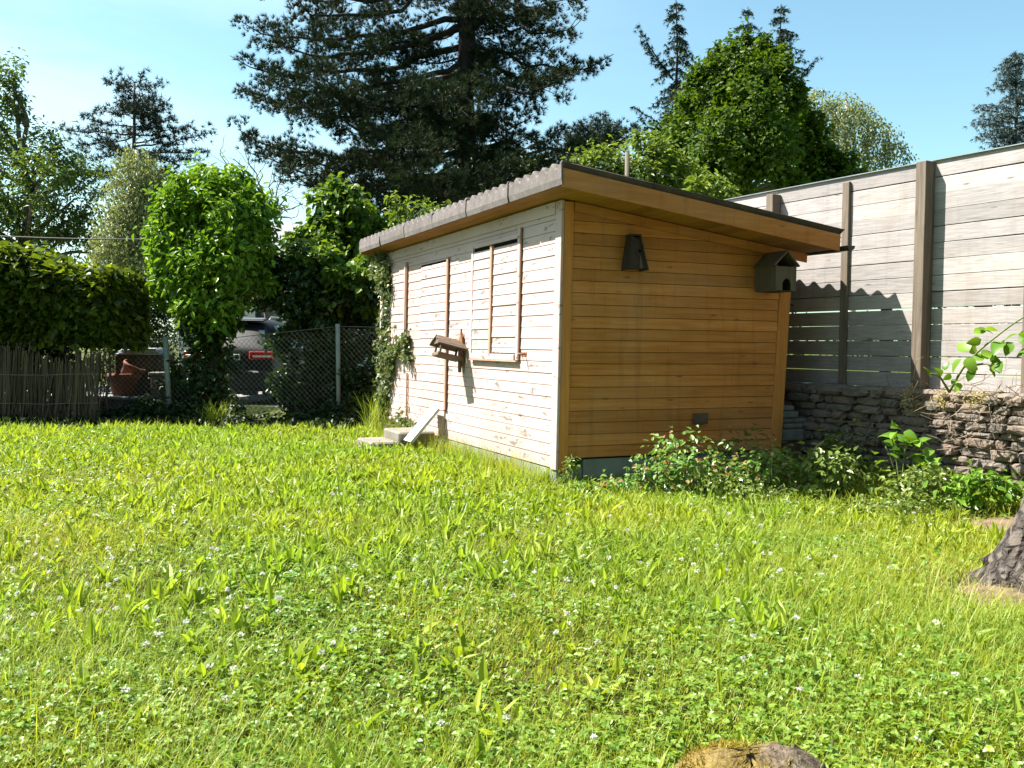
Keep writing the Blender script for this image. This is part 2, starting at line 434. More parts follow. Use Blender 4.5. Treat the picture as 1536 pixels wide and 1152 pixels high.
def tube(pts, rad, sides=6, rn=None, mi=0, cap=True):
    pts = np.asarray(pts, float); n = len(pts); rad = np.broadcast_to(np.asarray(rad, float), (n,))
    tg = unit(np.gradient(pts, axis=0))
    ref = A([0.31, 0.2, 1.0]) if abs(tg[0][2]) < .8 else A([1.0, .2, .1])
    s = unit(np.cross(tg, ref)); u = np.cross(s, tg)
    a = np.linspace(0, 2 * np.pi, sides, endpoint=False)
    ring = s[:, None] * np.cos(a)[None, :, None] + u[:, None] * np.sin(a)[None, :, None]
    V = (pts[:, None] + ring * rad[:, None, None]).reshape(-1, 3)
    i = np.arange(n - 1)[:, None] * sides; k = np.arange(sides)[None]; k2 = (k + 1) % sides
    Fq = np.stack([i + k, i + k2, i + sides + k2, i + sides + k], -1).reshape(-1, 4)
    Fl = [list(q) for q in Fq] if cap else Fq
    if cap: Fl += [list(range(sides))[::-1], list(range((n - 1) * sides, n * sides))]
    return (V, Fl, rn, mi, sides > 4)
def curve(a, b, sag=0, n=8, jit=0):
    t = np.linspace(0, 1, n)[:, None]; a = A(a, float); b = A(b, float)
    p = a + (b - a) * t
    p[:, 2] -= sag * 4 * (t * (1 - t))[:, 0]
    if jit: p[1:-1] += rng.normal(size=(n - 2, 3)) * jit
    return p

def leaf4(pos, ax, nr, L, Wd, fold=.2):
    n = len(pos); L = np.broadcast_to(L, (n,))[:, None]; Wd = np.broadcast_to(Wd, (n,))[:, None]
    sd = unit(np.cross(ax, nr)); up = np.cross(sd, ax)
    mid = pos + ax * L * .45
    V = np.stack([pos, mid + sd * Wd / 2 + up * Wd * fold, pos + ax * L - up * L * .08, mid - sd * Wd / 2 + up * Wd * fold], 1)
    return V.reshape(-1, 3), np.arange(4 * n).reshape(n, 4)
def leaf6(pos, ax, nr, L, Wd, fold=.2, droop=.15):
    n = len(pos); L = np.broadcast_to(L, (n,))[:, None]; Wd = np.broadcast_to(Wd, (n,))[:, None]
    sd = unit(np.cross(ax, nr)); up = np.cross(sd, ax)
    a = pos + ax * L * .28 + up * L * .02; b = pos + ax * L * .66 - up * L * droop * .35
    V = np.stack([pos, a + sd * Wd * .5 + up * Wd * fold, b + sd * Wd * .38 + up * Wd * fold, pos + ax * L - up * L * droop,
                  b - sd * Wd * .38 + up * Wd * fold, a - sd * Wd * .5 + up * Wd * fold], 1)
    i = (np.arange(n) * 6)[:, None]
    Fq = np.concatenate([i + A([0, 1, 2, 3]), i + A([0, 3, 4, 5])], 0)
    return V.reshape(-1, 3), Fq
def leaves(pos, L=.08, Wd=.05, up=.5, out=None, droop=.3, kind=6, fold=.18):
    """pos n*3; leaves turned outwards and upwards with scatter"""
    n = len(pos)
    nr = rdir(n) + A([0, 0, up * 2])
    if out is not None: nr = nr + out * .7
    nr = unit(nr)
    ax = rdir(n) - A([0, 0, droop])
    if out is not None: ax = ax + out * .6
    ax = unit(ax - nr * np.sum(ax * nr, -1, keepdims=True) * .85)
    s = rng.uniform(.65, 1.25, n)
    V, Fq = (leaf6 if kind == 6 else leaf4)(pos, ax, nr, L * s, Wd * s, fold)
    k = 6 if kind == 6 else 4
    rn = np.repeat(np.clip(rng.normal(.5, .24, n), 0, 1), k)
    return (V, Fq, rn, 0, False)
def leaf_fine(pos, ax, nr, L, Wd, fold=.12, droop=.3, nl=7):
    """large leaves seen close: rounded outline, pointed tip, midrib fold and curl"""
    n = len(pos); L = np.broadcast_to(L, (n,))[:, None]; Wd = np.broadcast_to(Wd, (n,))[:, None]
    sd = unit(np.cross(ax, nr)); up = np.cross(sd, ax); rows = []
    for k in range(nl + 1):
        u = k / nl; w = (math.sin(math.pi * u ** .75) ** .8 * (1 - .25 * u) if 0 < k < nl else .02) * Wd * .56
        c = pos + ax * L * (u - .06 * u * u) - up * L * droop * u * u; wob = 1 + rng.normal(size=(n, 1)) * .05
        rows += [c - sd * w * wob + up * w * fold * 2, c, c + sd * w * wob + up * w * fold * 2]
    V = np.stack(rows, 1); vp = V.shape[1]
    f = A([[k * 3 + c, k * 3 + c + 1, k * 3 + c + 4, k * 3 + c + 3] for k in range(nl) for c in (0, 1)])
    return V.reshape(-1, 3), ((np.arange(n) * vp)[:, None, None] + f[None]).reshape(-1, 4), np.repeat(rng.random(n), vp), 0, True
def clumps(blobs, n, sub=14, tight=.3, shell=(.6, 1.0), flat=1.0):
    """points for leaves: blobs (centre, radii) filled with smaller clumps near their outer shell"""
    vol = A([np.prod(np.broadcast_to(r, 3)) ** (2 / 3) for c, r in blobs]); vol = vol / vol.sum()
    out_p, out_d = [], []
    for (c, r), f in zip(blobs, vol):
        r = np.broadcast_to(A(r, float), 3); m = max(8, int(n * f))
        d = rdir(sub) * rng.uniform(*shell, (sub, 1))
        cc = A(c) + d * r
        w = rng.uniform(.5, 1.5, sub); w /= w.sum()
        which = rng.choice(sub, m, p=w)
        off = rng.normal(size=(m, 3)) * r * tight * rng.uniform(.6, 1.2, sub)[which][:, None] * A([1, 1, flat])
        p = cc[which] + off
        out_p.append(p); out_d.append(unit((p - A(c)) / r))
    return np.concatenate(out_p), np.concatenate(out_d)
# ================================================================== GARDEN SHED
YAW = R(23.9)
N0 = A([0.42, 8.0, 0.0])
WID, LEN = 2.45, 5.3
cu, su = math.cos(YAW), math.sin(YAW)
def SH(x, y, z): return A([N0[0] + cu * x - su * y, N0[1] + su * x + cu * y, z])
SMAT = Matrix.Translation(Vector(N0)) @ Matrix.Rotation(YAW, 4, 'Z')
zr = lambda x: 2.645 - .1276 * (x + .25)          # roof sheet, mid height
ztop = lambda x: zr(x) - .165
shed = root('garden_shed', N0, 'weathered wooden garden shed with pale peeling front, orange side and corrugated lean-to roof', 'shed', rz=YAW)
LOCAL.add(shed.name)
def shed_lean(V):
    V = V.copy(); f = np.clip(1 - V[:, 2] / 2.25, -.1, 1.1); V[:, 0] -= f * (.03 + .085 * np.clip(V[:, 0] / WID, 0, 1)); return V
WARP = shed_lean
PIT, Z0 = .102, .15
def clip_half(poly, fn):
    out = []
    for i, p in enumerate(poly):
        q = poly[(i + 1) % len(poly)]; a, b = fn(p), fn(q)
        if a >= 0: out.append(p)
        if (a >= 0) != (b >= 0):
            t = a / (a - b); out.append((p[0] + (q[0] - p[0]) * t, p[1] + (q[1] - p[1]) * t))
    return out
def siding(u0, u1, z0, z1, put, lap=.008, th=.016, gap=.004, top=None, jit=.0015):
    """lapped boards over a wall: put(u, d, z), d outwards"""
    out = []; z = z0
    while z < z1 - .01:
        h = min(PIT, z1 - z)
        poly = [(u0, z + gap), (u1, z + gap), (u1, z + h), (u0, z + h)]
        if top: poly = clip_half(poly, lambda p: top(p[0]) - p[1])
        if len(poly) >= 3:
            j = random.uniform(-jit, jit); zz = z
            out.append(prism(poly, lambda u, q: put(u, th + j + lap * (1 - (q - zz) / PIT), q), lambda u, q: put(u, 0, q), random.random()))
        z += PIT
    return out
pk = lambda u, d, z: (-d, u, z)                  # the pale front wall: y along it, -x outwards
ok_ = lambda u, d, z: (u, -d, z)                 # the orange side wall: x along it, -y outwards
# walls
np_mesh('front_wall', siding(.09, LEN - .07, Z0, 2.35, pk, lap=.0055, gap=.003) + [box(.001, .06, .03, LEN - .03, Z0, ztop(.06) - .004, .5, 1)], [M['pink'], M['black']], shed)
np_mesh('side_wall', siding(.09, WID - .12, .235, 2.5, ok_, top=lambda x: ztop(x) - .004) + [prism([(.08, .235), (WID - .03, .235), (WID - .03, ztop(WID) - .01), (.08, ztop(.08) - .01)], lambda a, b: (a, .001, b), lambda a, b: (a, .06, b), .5, 1)], [M['orange_x'], M['black']], shed)
np_mesh('rear_wall', siding(.03, LEN - .03, .2, ztop(WID) - .01, lambda u, d, z: (WID - .02 + d, u, z)) + [box(WID - .07, WID - .021, .08, LEN - .06, .2, ztop(WID) - .01, .5, 1)], [M['orange_x'], M['black']], shed)
np_mesh('end_wall', siding(.05, WID - .05, .2, 2.5, lambda u, d, z: (u, LEN + d, z), top=lambda x: ztop(x) - .004) + [prism([(.08, .2), (WID - .08, .2), (WID - .08, ztop(WID) - .01), (.08, ztop(.08) - .01)], lambda a, b: (a, LEN - .05, b), lambda a, b: (a, LEN - .001, b), .5, 1)], [M['orange_x'], M['black']], shed)
# corner boards and trims
np_mesh('corner_board', [bbox(-.028, .0, -.03, .085, .14, ztop(0) - .003, .004)], [M['pink_trim']], shed)
np_mesh('corner_board', [bbox(.0015, .088, -.034, .0, .125, ztop(.09) - .003, .004)], [M['orange_z']], shed)
np_mesh('corner_board', [bbox(WID - .118, WID + .012, -.034, .0, .12, ztop(WID) - .003, .004)], [M['orange_z']], shed)
np_mesh('corner_board', [bbox(-.03, .0, LEN - .065, LEN + .03, .14, ztop(0) - .003, .004)], [M['pink_trim']], shed)
np_mesh('eaves_board', [bbox(-.034, -.001, .088, LEN - .068, 2.335, ztop(0) - .004, .004)], [M['pink_trim']], shed)
np_mesh('verge_trim', [prism([(.09, ztop(.09) - .085), (WID + .17, ztop(WID + .17) - .085), (WID + .17, ztop(WID + .17) - .004), (.09, ztop(.09) - .004)], lambda a, b: (a, -.046, b), lambda a, b: (a, -.035, b), .3)], [M['orange_x']], shed)
# foundation blocks
fch = []
y = -.012
while y < LEN:
    y2 = min(y + random.uniform(.75, 1.1) if y > 0 else .33, LEN + .01)
    fch.append(bbox(-.012, .25, y + .004, y2 - .004, -.15, .14, .006)); y = y2
x = .256
while x < WID:
    x2 = min(x + .95, WID)
    fch.append(bbox(x + .004, x2 - .004, -.01, .25, -.15, .222, .006)); x = x2
fch.append(box(WID - .2, WID - .001, .26, LEN - .05, -.15, .195)); fch.append(box(.26, WID - .22, LEN - .2, LEN - .001, -.15, .195))
np_mesh('foundation', fch, [M['found']], shed)
# roof: corrugated sheet
WL, AMP = .177, .0255
YA, YB = -.48, LEN + .48
ys = np.linspace(YA, YB, int((YB - YA) / WL * 10)); xs = A([-.25, .6, 1.7, 2.66])
wv = AMP * np.cos(2 * np.pi * (ys - YA) / WL)
g = lambda dz: np.stack([np.repeat(xs, len(ys)), np.tile(ys, len(xs)), (zr(xs)[:, None] + wv[None] + dz).ravel()], -1)
nY, nX = len(ys), len(xs)
def gridF(a, b): 
    i = np.arange(a - 1)[:, None] * b + np.arange(b - 1)[None]
    return np.stack([i, i + b, i + b + 1, i + 1], -1).reshape(-1, 4)
top_, bot_ = g(.003), g(-.004)
e1 = np.arange(nY - 1); off = nX * nY
edge = np.concatenate([np.stack([e1, e1 + 1, e1 + 1 + off, e1 + off], -1), np.stack([e1 + off - nY, e1 + 2 * off - nY, e1 + 2 * off - nY + 1, e1 + off - nY + 1], -1)])
ec = np.arange(nX - 1) * nY
edge2 = np.concatenate([np.stack([ec, ec + off, ec + off + nY, ec + nY], -1), np.stack([ec + nY - 1, ec + 2 * nY - 1, ec + off + 2 * nY - 1, ec + off + nY - 1], -1)])
np_mesh('roof', [(np.concatenate([top_, bot_]), np.concatenate([gridF(nX, nY)[:, ::-1], gridF(nX, nY) + off, edge, edge2]), .5, 0, True)], [M['fibre']], shed)
# six eaves closers with a scalloped top
seg = np.linspace(YA, YB, 7)
for k in range(6):
    a, b = seg[k] + (.013 if k else -.006), seg[k + 1] - .013
    yy = np.linspace(a, b, 60); w = AMP * np.cos(2 * np.pi * (yy - YA) / WL)
    tilt = random.uniform(-.006, .006); lo = 2.488 + random.uniform(-.006, .006)
    rows = [(-.262 + tilt, np.full(60, lo)), (-.272 + tilt, np.full(60, lo + .05)), (-.270, zr(-.25) + w - .012), (-.258, zr(-.25) + w + .006), (-.236, zr(-.236) + w + .010), (-.13, zr(-.13) + w + .010)]
    V = np.concatenate([np.stack([np.full(60, x_), yy, z_], -1) for x_, z_ in rows])
    rows2 = [(-.252 + tilt, np.full(60, lo)), (-.256, zr(-.25) + w - .010), (-.13, zr(-.13) + w + .0045)]
    V2 = np.concatenate([np.stack([np.full(60, x_), yy, z_], -1) for x_, z_ in rows2]); o2 = len(V)
    Fq = [list(f) for f in gridF(6, 60)[:, ::-1]] + [list(f + o2) for f in gridF(3, 60)]
    n6 = 360
    Fq += [[0, 60, 120, 180, 240, 300, n6 + 120, n6 + 60, n6], [59, n6 + 59, n6 + 119, n6 + 179, 359, 299, 239, 179, 119]]
    Fq += [[i, i + 1, n6 + i + 1, n6 + i] for i in range(59)] + [[300 + i, n6 + 120 + i, n6 + 121 + i, 301 + i] for i in range(59)]
    np_mesh('fascia_slab', [(np.concatenate([V, V2]), Fq, random.random(), 0, False)], [M['fibre']], shed)
def slab(x0, x1, y0, y1, d0, d1, rn=None):       # a board that follows the slope of the roof
    return prism([(x0, zr(x0) + d0), (x1, zr(x1) + d0), (x1, zr(x1) + d1), (x0, zr(x0) + d1)], lambda a, b: (a, y0, b), lambda a, b: (a, y1, b), rn)
sb = []; x = -.245
while x < 2.6:
    x2 = min(x + .118, 2.61); sb.append(slab(x, x2 - .003, YA + .035, YB - .035, -.16, -.147, random.random())); x = x2
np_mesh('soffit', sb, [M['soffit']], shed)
np_mesh('barge_board', [slab(-.25, 2.615, YA, YA + .024, -.175, -.028, .35)], [M['orange_x']], shed)
np_mesh('barge_board', [slab(-.25, 2.615, YB - .024, YB, -.175, -.028, .6)], [M['orange_x']], shed)
# gutter along the low edge
gx, gz = 2.685, zr(2.66) - .125
ang = np.linspace(np.pi, 2 * np.pi, 9); gv = []
for r_ in (.045, .040):
    for yy in (YA - .07, YB): gv.append(np.stack([gx + r_ * np.cos(ang), np.full(9, yy), gz + r_ * np.sin(ang)], -1))
gF = [[i, i + 9, i + 10, i + 1] for i in range(8)] + [[18 + i, 19 + i, 28 + i, 27 + i] for i in range(8)] + [list(range(9)) ] + [[0, 18, 27, 9], [8, 17, 35, 26]]
np_mesh('gutter', [(np.concatenate(gv), gF, .5, 0, False)], [M['gutter']], shed)
# shutters over the windows, the door
def boards(u0, u1, z0, z1, d0, th, zs=Z0):
    out = []; z = zs + math.floor((z0 - zs) / PIT) * PIT
    while z < z1:
        a, b = max(z + .004, z0), min(z + PIT, z1)
        if b - a > .012:
            tw = random.uniform(-.002, .002)
            out.append(prism([(u0, a), (u1, a), (u1, b), (u0, b)], lambda u, q: pk(u, d0 + th + .007 * (1 - (q - z) / PIT) + tw, q), lambda u, q: pk(u, d0, q), random.random()))
        z += PIT
    return out
D = .027
sh1 = np_mesh('window_shutter', boards(.845, 1.415, 1.135, 2.165, D, .012, Z0 + .012) + boards(1.475, 1.945, 1.125, 2.165, D, .016, Z0 - .008), [M['pink']], shed)
tag(sh1, 'pale boarded shutter with a red-brown centre batten')
np_mesh('shutter_frame', [bbox(-.046, -D, .785, .84, 1.07, 2.30, .003), bbox(-.052, -D, 1.95, 2.0, 1.07, 2.23, .003), bbox(-.060, -D, .842, 1.948, 1.065, 1.122, .003), bbox(-.045, -D, .842, 1.948, 2.205, 2.25, .003)], [M['pink_trim']], sh1)
np_mesh('shutter_batten', [bbox(-.062, -D, 1.42, 1.47, 1.10, 2.19, .004)], [M['brown_trim']], sh1)
np_mesh('frame_edge', [bbox(-.043, -D + .001, .775, .784, 1.07, 2.30, .002), bbox(-.062, -D, .79, 1.99, 1.05, 1.064, .002)], [M['brown_trim']], sh1)
np_mesh('shutter_gap', [box(-.034, -.026, .842, 1.945, 2.166, 2.203)], [M['black']], sh1)
dr = np_mesh('door', boards(2.79, 3.70, .16, 2.14, .022, .012, Z0 + .006), [M['pink']], shed)
np_mesh('door_batten', [bbox(-.048, -D, 2.735, 2.786, .47, 2.19, .004)], [M['brown_trim']], dr)
np_mesh('door_gap', [box(-.032, -.024, 2.79, 3.70, 2.141, 2.165), box(-.032, -.024, 3.701, 3.715, .3, 2.16)], [M['black']], dr)
sh2 = np_mesh('window_shutter', boards(4.33, 4.93, 1.20, 2.20, D, .012, Z0 + .02), [M['pink']], shed)
np_mesh('shutter_frame', [bbox(-.058, -D, 4.29, 4.328, 1.15, 2.25, .003), bbox(-.058, -D, 4.33, 4.96, 1.15, 1.195, .003)], [M['pink_trim']], sh2)
np_mesh('frame_edge', [bbox(-.048, -D, 4.272, 4.288, 1.15, 2.25, .002)], [M['brown_trim']], sh2)
np_mesh('crack_strip', [bbox(-.045, -D, 4.19, 4.215, .30, .85, .003)], [M['brown_trim']], shed)
np_mesh('drain_pipe', [tube([(-.05, LEN + .02, .1), (-.05, LEN + .02, 2.12)], .032, 10)], [M['pink_trim']], shed)
gv_ = np_mesh('air_vent', [bbox(1.40, 1.56, -.046, -.028, .50, .60, .003)] + [box(1.415, 1.545, -.050, -.0465, .515 + .02 * i, .527 + .02 * i) for i in range(4)], [M['feeder_wood']], shed)

WARP = None
def on_shed(name, label, cat, x, y, z, **k):
    p = SH(x, y, z); o = root(name, p, label, cat, rz=YAW, **k); LOCAL.add(o.name); return o
# nest box: tapered, dark
nb = on_shed('nest_box', 'dark tapered nest box with a small round hole on the orange wall', 'nest box', .655, -.034, 1.87)
nb.scale = (.84, 1, 1)
def taper(x0, x1, xt0, xt1, d0, dt, z0, z1):
    V = A([[x0, 0, z0], [x1, 0, z0], [x1, -d0, z0], [x0, -d0, z0], [xt0, 0, z1], [xt1, 0, z1], [xt1, -dt, z1], [xt0, -dt, z1]], float)
    return (V, [[0, 3, 2, 1][::-1], [4, 5, 6, 7][::-1], [0, 1, 5, 4][::-1], [1, 2, 6, 5][::-1], [2, 3, 7, 6][::-1], [3, 0, 4, 7][::-1]], .4, 0, False)
np_mesh('body', [taper(-.095, .095, -.04, .04, .13, .075, .012, .285)], [M['dark_wood']], nb)
np_mesh('side_panel', [xf(taper(-.009, .009, -.009, .009, .145, .09, 0, .30), Matrix.Translation((-.105, 0, 0)) @ Matrix.Shear('XY', 4, (0.0, 0.0)) if False else Matrix(((1, 0, .19, -.107), (0, 1, 0, 0), (0, 0, 1, 0), (0, 0, 0, 1)))), xf(taper(-.009, .009, -.009, .009, .145, .09, 0, .30), Matrix(((1, 0, -.19, .107), (0, 1, 0, 0), (0, 0, 1, 0), (0, 0, 0, 1))))], [M['dark_wood']], nb)
np_mesh('roof_cap', [box(-.062, .062, -.095, 0, .300, .312)], [M['dark_wood']], nb)
a_ = np.linspace(0, 2 * np.pi, 14, endpoint=False)
np_mesh('entrance_hole', [(np.stack([.03 + .016 * np.cos(a_), -.1095 + .0033 * np.sin(a_), .165 + .016 * np.sin(a_)], -1), [list(range(14))], .5)], [M['black']], nb)
np_mesh('pale_chip', [taper(.012, .05, .03, .036, .135, .118, .015, .12)], [M['moss_wood']], nb)
# nest house: gabled, at the right corner
nh = on_shed('bird_house', 'grey-green gabled bird house with an arched hole at the shed corner', 'bird house', 2.0, -.046, 1.725)
HW, HD, HE, HR = .235, .29, .235, .355
np_mesh('side_panel', [box(0, .014, -HD, 0, 0, HE, .2)], [M['moss_wood']], nh)
np_mesh('side_panel', [box(HW - .014, HW, -HD, 0, 0, HE, .7)], [M['moss_wood']], nh)
np_mesh('back_panel', [prism([(.014, 0), (HW - .014, 0), (HW - .014, HE), (HW / 2, HR - .02), (.014, HE)], lambda a, b: (a, -.014, b), lambda a, b: (a, 0, b))], [M['dark_wood']], nh)
th = np.linspace(0, np.pi, 9)
hx = HW / 2 + .012
arch = [(hx + .05 * math.cos(t), .055 + .062 * math.sin(t)) for t in th]
fp = [(.014, .008), (hx - .05, .008)] + arch[::-1] + [(hx + .05, .008), (HW - .014, .008), (HW - .014, HE - .01), (.014, HE - .01)]
np_mesh('front_panel', [prism(fp, lambda a, b: (a, -HD + .004, b), lambda a, b: (a, -HD + .018, b), .8)], [M['moss_wood']], nh)
np_mesh('floor', [box(.0145, HW - .0145, -HD + .002, -.015, .0, .0075)], [M['dark_wood']], nh)
for sgn, nm in ((0, .3), (1, .6)):
    a0 = (-.02, HE - .01) if sgn == 0 else (HW + .02, HE - .01); a1 = (HW / 2, HR)
    dx, dz = a1[0] - a0[0], a1[1] - a0[1]; ln = math.hypot(dx, dz); nx_, nz_ = -dz / ln, dx / ln
    if sgn: nx_, nz_ = -nx_, -nz_
    q = [a0, a1, (a1[0], a1[1] + .017), (a0[0] + nx_ * .014, a0[1] + nz_ * .014)]
    np_mesh('roof_panel', [prism(q, lambda a, b: (a, -HD - .015, b), lambda a, b: (a, .0, b), nm)], [M['moss_wood']], nh)
# bird feeder hanging askew on the front wall
bf = on_shed('bird_feeder', 'rustic gabled bird feeder hanging askew on the pale wall beside the shutter', 'bird feeder', -.05, 2.25, 1.08)
bt = Matrix.Rotation(R(13), 4, 'Y') @ Matrix.Rotation(R(-6), 4, 'X')     # outwards is -x, sagging
def bfc(ch): return xf(ch, bt)
np_mesh('back_plate', [prism([(-.045, -.10), (.06, -.10), (.06, .16), (.012, .30), (-.045, .14)], lambda a, b: (-.018, a, b), lambda a, b: (-.001, a, b), .5)], [M['feeder_back']], bf)
np_mesh('tray', [bfc(bbox(-.30, -.02, -.085, .085, -.055, -.04, .003)), bfc(bbox(-.30, -.02, -.095, -.086, -.058, -.02, .002)), bfc(bbox(-.30, -.02, .086, .095, -.058, -.02, .002)), bfc(bbox(-.311, -.301, -.095, .095, -.058, -.02, .002))], [M['feeder_wood']], bf)
for xx in (-.285, -.05):
    for yy in (-.075, .075):
        np_mesh('feeder_post', [bfc(bbox(xx - .011, xx + .011, yy - .011, yy + .011, -.04, .075, .003))], [M['feeder_wood']], bf)
for s_ in (-1, 1):
    slats = []
    for j in range(4):
        t0, t1 = j / 4, (j + .93) / 4
        p0 = (.14 * (1 - t0), .055 + .10 * t0); p1 = (.14 * (1 - t1), .055 + .10 * t1)
        e = random.uniform(-.012, .012)
        slats.append(bfc(prism([p0, p1, (p1[0] + .006, p1[1] + .012), (p0[0] + .006, p0[1] + .012)], lambda a, b: (-.335 + e, s_ * a, b), lambda a, b: (-.015, s_ * a, b), random.random())))
    np_mesh('roof_panel', slats, [M['feeder_wood']], bf)
np_mesh('gable_end', [bfc(prism([(-.10, .07), (.10, .07), (0, .15)], lambda a, b: (-.318, a, b), lambda a, b: (-.306, a, b), .3))], [M['feeder_wood']], bf)
np_mesh('bracket', [bbox(-.034, -.019, -.03, .045, -.17, .08, .003)], [M['feeder_wood']], bf)
# hook beside the shutter
hk = on_shed('window_hook', 'small rusty shutter hook below the right end of the window frame', 'hook', -.03, .66, 1.115)
np_mesh('base_plate', [bbox(-.008, 0, -.03, .09, -.012, .03, .002)], [M['rust']], hk)
np_mesh('peg', [tube([(-.008, .0, .012), (-.09, -.01, .012), (-.098, -.012, -.03)], .008, 6), tube([(-.008, .07, .012), (-.045, .07, .016)], .008, 6)], [M['rust']], hk)

# leaning slab and the steps at the door
lp = on_shed('leaning_slab', 'worn whitish slab leaning on the shed wall over the step', 'slab', -.03, 2.92, 0)
p0, p1 = A([-.40, .10]), A([-.075, .47]); dv = (p1 - p0) / np.linalg.norm(p1 - p0); nv = A([-dv[1], dv[0]])
q = [p0, p1, p1 + nv * .032, p0 + nv * .032]
lpm = np_mesh('slab_face', [prism([tuple(v) for v in q], lambda a, b: (a, -.13, b), lambda a, b: (a, .13, b), .4)], [M['pale_plank']], lp)
for nm, lb, y0, y1, x0, x1, z1 in (('stone_step', 'upper concrete step block below the shed door', 3.08, 3.72, -.50, -.06, .20), ('stone_step', 'lower concrete step block in the grass before the upper step', 3.02, 3.66, -.84, -.51, .10)):
    st_ = on_shed(nm, lb, 'step', (x0 + x1) / 2, (y0 + y1) / 2, 0, group='steps at the shed door')
    hx_, hy_ = (x1 - x0) / 2, (y1 - y0) / 2
    np_mesh('step_block', [bbox(-hx_, hx_, -hy_, hy_, -.06, z1, .018)], [M['concrete']], st_)

# stack of slabs behind the right corner
zz = 0.0
specs = [(.50, .34, .16, 'brick'), (.46, .30, .13, 'brick'), (.44, .30, .12, 'slab'), (.40, .30, .055, 'slab'), (.42, .30, .05, 'slab'), (.20, .26, .07, 'slab'), (.18, .24, .055, 'slab')]
sp_l = ['brown stone block at the bottom of the stack by the fence', 'brown brick block second from the bottom of the slab stack', 'grey stone lying on the two brown blocks of the stack', 'wide grey paving slab in the middle of the stack', 'wide grey paving slab jutting out below the two small ones', 'thick small grey slab second from the top of the stack', 'small grey slab topmost on the stack behind the shed corner']
for (w_, d_, h_, mt), lb in zip(specs, sp_l):
    lx = WID + .06 + random.uniform(-.01, .02)
    ly = .30 + random.uniform(-.02, .02)
    so = root('stacked_slab', SH(lx + w_ / 2, ly, zz), lb, 'slab', 'slabs stacked behind the shed corner', rz=YAW + random.uniform(-.10, .06)); LOCAL.add(so.name)
    np_mesh('slab_block', [bbox(-w_ / 2, w_ / 2, -d_ / 2, d_ / 2, .001, h_ - .004, .012)], [M[mt]], so)
    zz += h_

# ================================================================== FENCE ON ITS STONE WALL
FO = A([3.474, 8.58, 0]); FYAW = math.atan2(-.868, .496); fc, fs = math.cos(FYAW), math.sin(FYAW)
def FN(t, y, z): return A([FO[0] + fc * t - fs * y, FO[1] + fs * t + fc * y, z])
fence = root('board_fence', FO, 'tall weathered grey board fence standing on the rubble wall', 'fence', rz=FYAW); LOCAL.add(fence.name)
T0, T1, FZ0, FZ1 = -2.55, 3.4, .857, 2.85
pitch = (FZ1 - FZ0) / 14
bl = []
ends = [T0, -1.44, .362, 1.30, 2.5, T1]
for i in range(14):
    gp = .0055 if i < 5 else .004
    z0 = FZ0 + i * pitch + gp / 2 + random.uniform(-.003, .003); z1 = FZ0 + (i + 1) * pitch - gp / 2 + random.uniform(-.002, .002)
    for a, b in zip(ends[:-1], ends[1:]):
        sk = random.uniform(-.004, .004)
        c_ = bbox(a + .002, b - .002, random.uniform(0, .003), .024, z0, z1, .003, random.random())
        c_[0][:, 2] += (c_[0][:, 0] - a) / (b - a) * sk
        bl.append(c_)
bl.append(box(T0, T1, .0265, .033, FZ0 + 6 * pitch - .03, FZ1 - .03, .5, 1))
np_mesh('boards', bl, [M['grey_y'], M['dark_wood']], fence)
for t, w_, d_, top in ((-1.44, .10, .12, 2.80), (-.532, .085, .03, 2.805), (.362, .105, .125, 2.845), (1.30, .085, .03, 2.82), (2.3, .10, .12, 2.83)):
    np_mesh('fence_post', [bbox(t - w_ / 2, t + w_ / 2, -d_, -.001, .80, top, .005, random.random())], [M['post_z']], fence)
np_mesh('top_cap', [box(T0, .0, -.02, .04, FZ1 + .002, FZ1 + .010), xf(box(.0, T1, -.02, .04, FZ1 + .0025, FZ1 + .0105), Matrix(((1, 0, 0, 0), (0, 1, 0, 0), (.0, 0, 1, 0), (0, 0, 0, 1))))], [M['zinc']], fence)
for t in (-2.0, -.1, .85, 2.0):
    np_mesh('rear_rail', [bbox(t - .05, t + .05, .0345, .08, .8, 2.8, .004)], [M['post_z']], fence)

def rock(c, hx, hy, hz, rough=.18, nu=7, nv=5):
    """irregular squarish stone"""
    th = np.linspace(0, 2 * np.pi, nu * 2, endpoint=False); ph = np.linspace(-np.pi / 2, np.pi / 2, nv)
    T, Pp = np.meshgrid(th, ph)
    sq = lambda v: np.sign(v) * np.abs(v) ** .55
    X = sq(np.cos(T)) * sq(np.cos(Pp)); Y_ = sq(np.sin(T)) * sq(np.cos(Pp)); Z_ = sq(np.sin(Pp))
    V = np.stack([X, Y_, Z_], -1); V *= 1 + rng.normal(size=V.shape[:2])[..., None] * rough * .5
    V[0] = V[0].mean(0); V[-1] = V[-1].mean(0)
    V = V.reshape(-1, 3) * A([hx, hy, hz]) + A(c)
    i = np.arange(nv - 1)[:, None] * nu * 2; k = np.arange(nu * 2)[None]; k2 = (k + 1) % (nu * 2)
    return (V, np.stack([i + k, i + k2, i + nu * 2 + k2, i + nu * 2 + k], -1).reshape(-1, 4), rng.random(), 0, False)
rw = root('retaining_wall', FO + A([0, 0, 0]), 'low rough rubble stone wall under the board fence', 'wall', rz=FYAW); LOCAL.add(rw.name)
ch = [box(T0, T1, -.03, .30, -.3, .80, .2)]
z = -.05
while z < .76:
    h = random.uniform(.05, .10); t = T0
    while t < T1:
        l = random.uniform(.09, .34)
        ch.append(rock((t + l / 2, -.065 + random.uniform(-.045, .03), z + h / 2), l / 2 - .002, .085, h / 2 - .001, .16, 8, 7)); t += l
    z += h * .93
np_mesh('rubble_face', ch, [M['rubble']], rw)
cp = []; t = T0
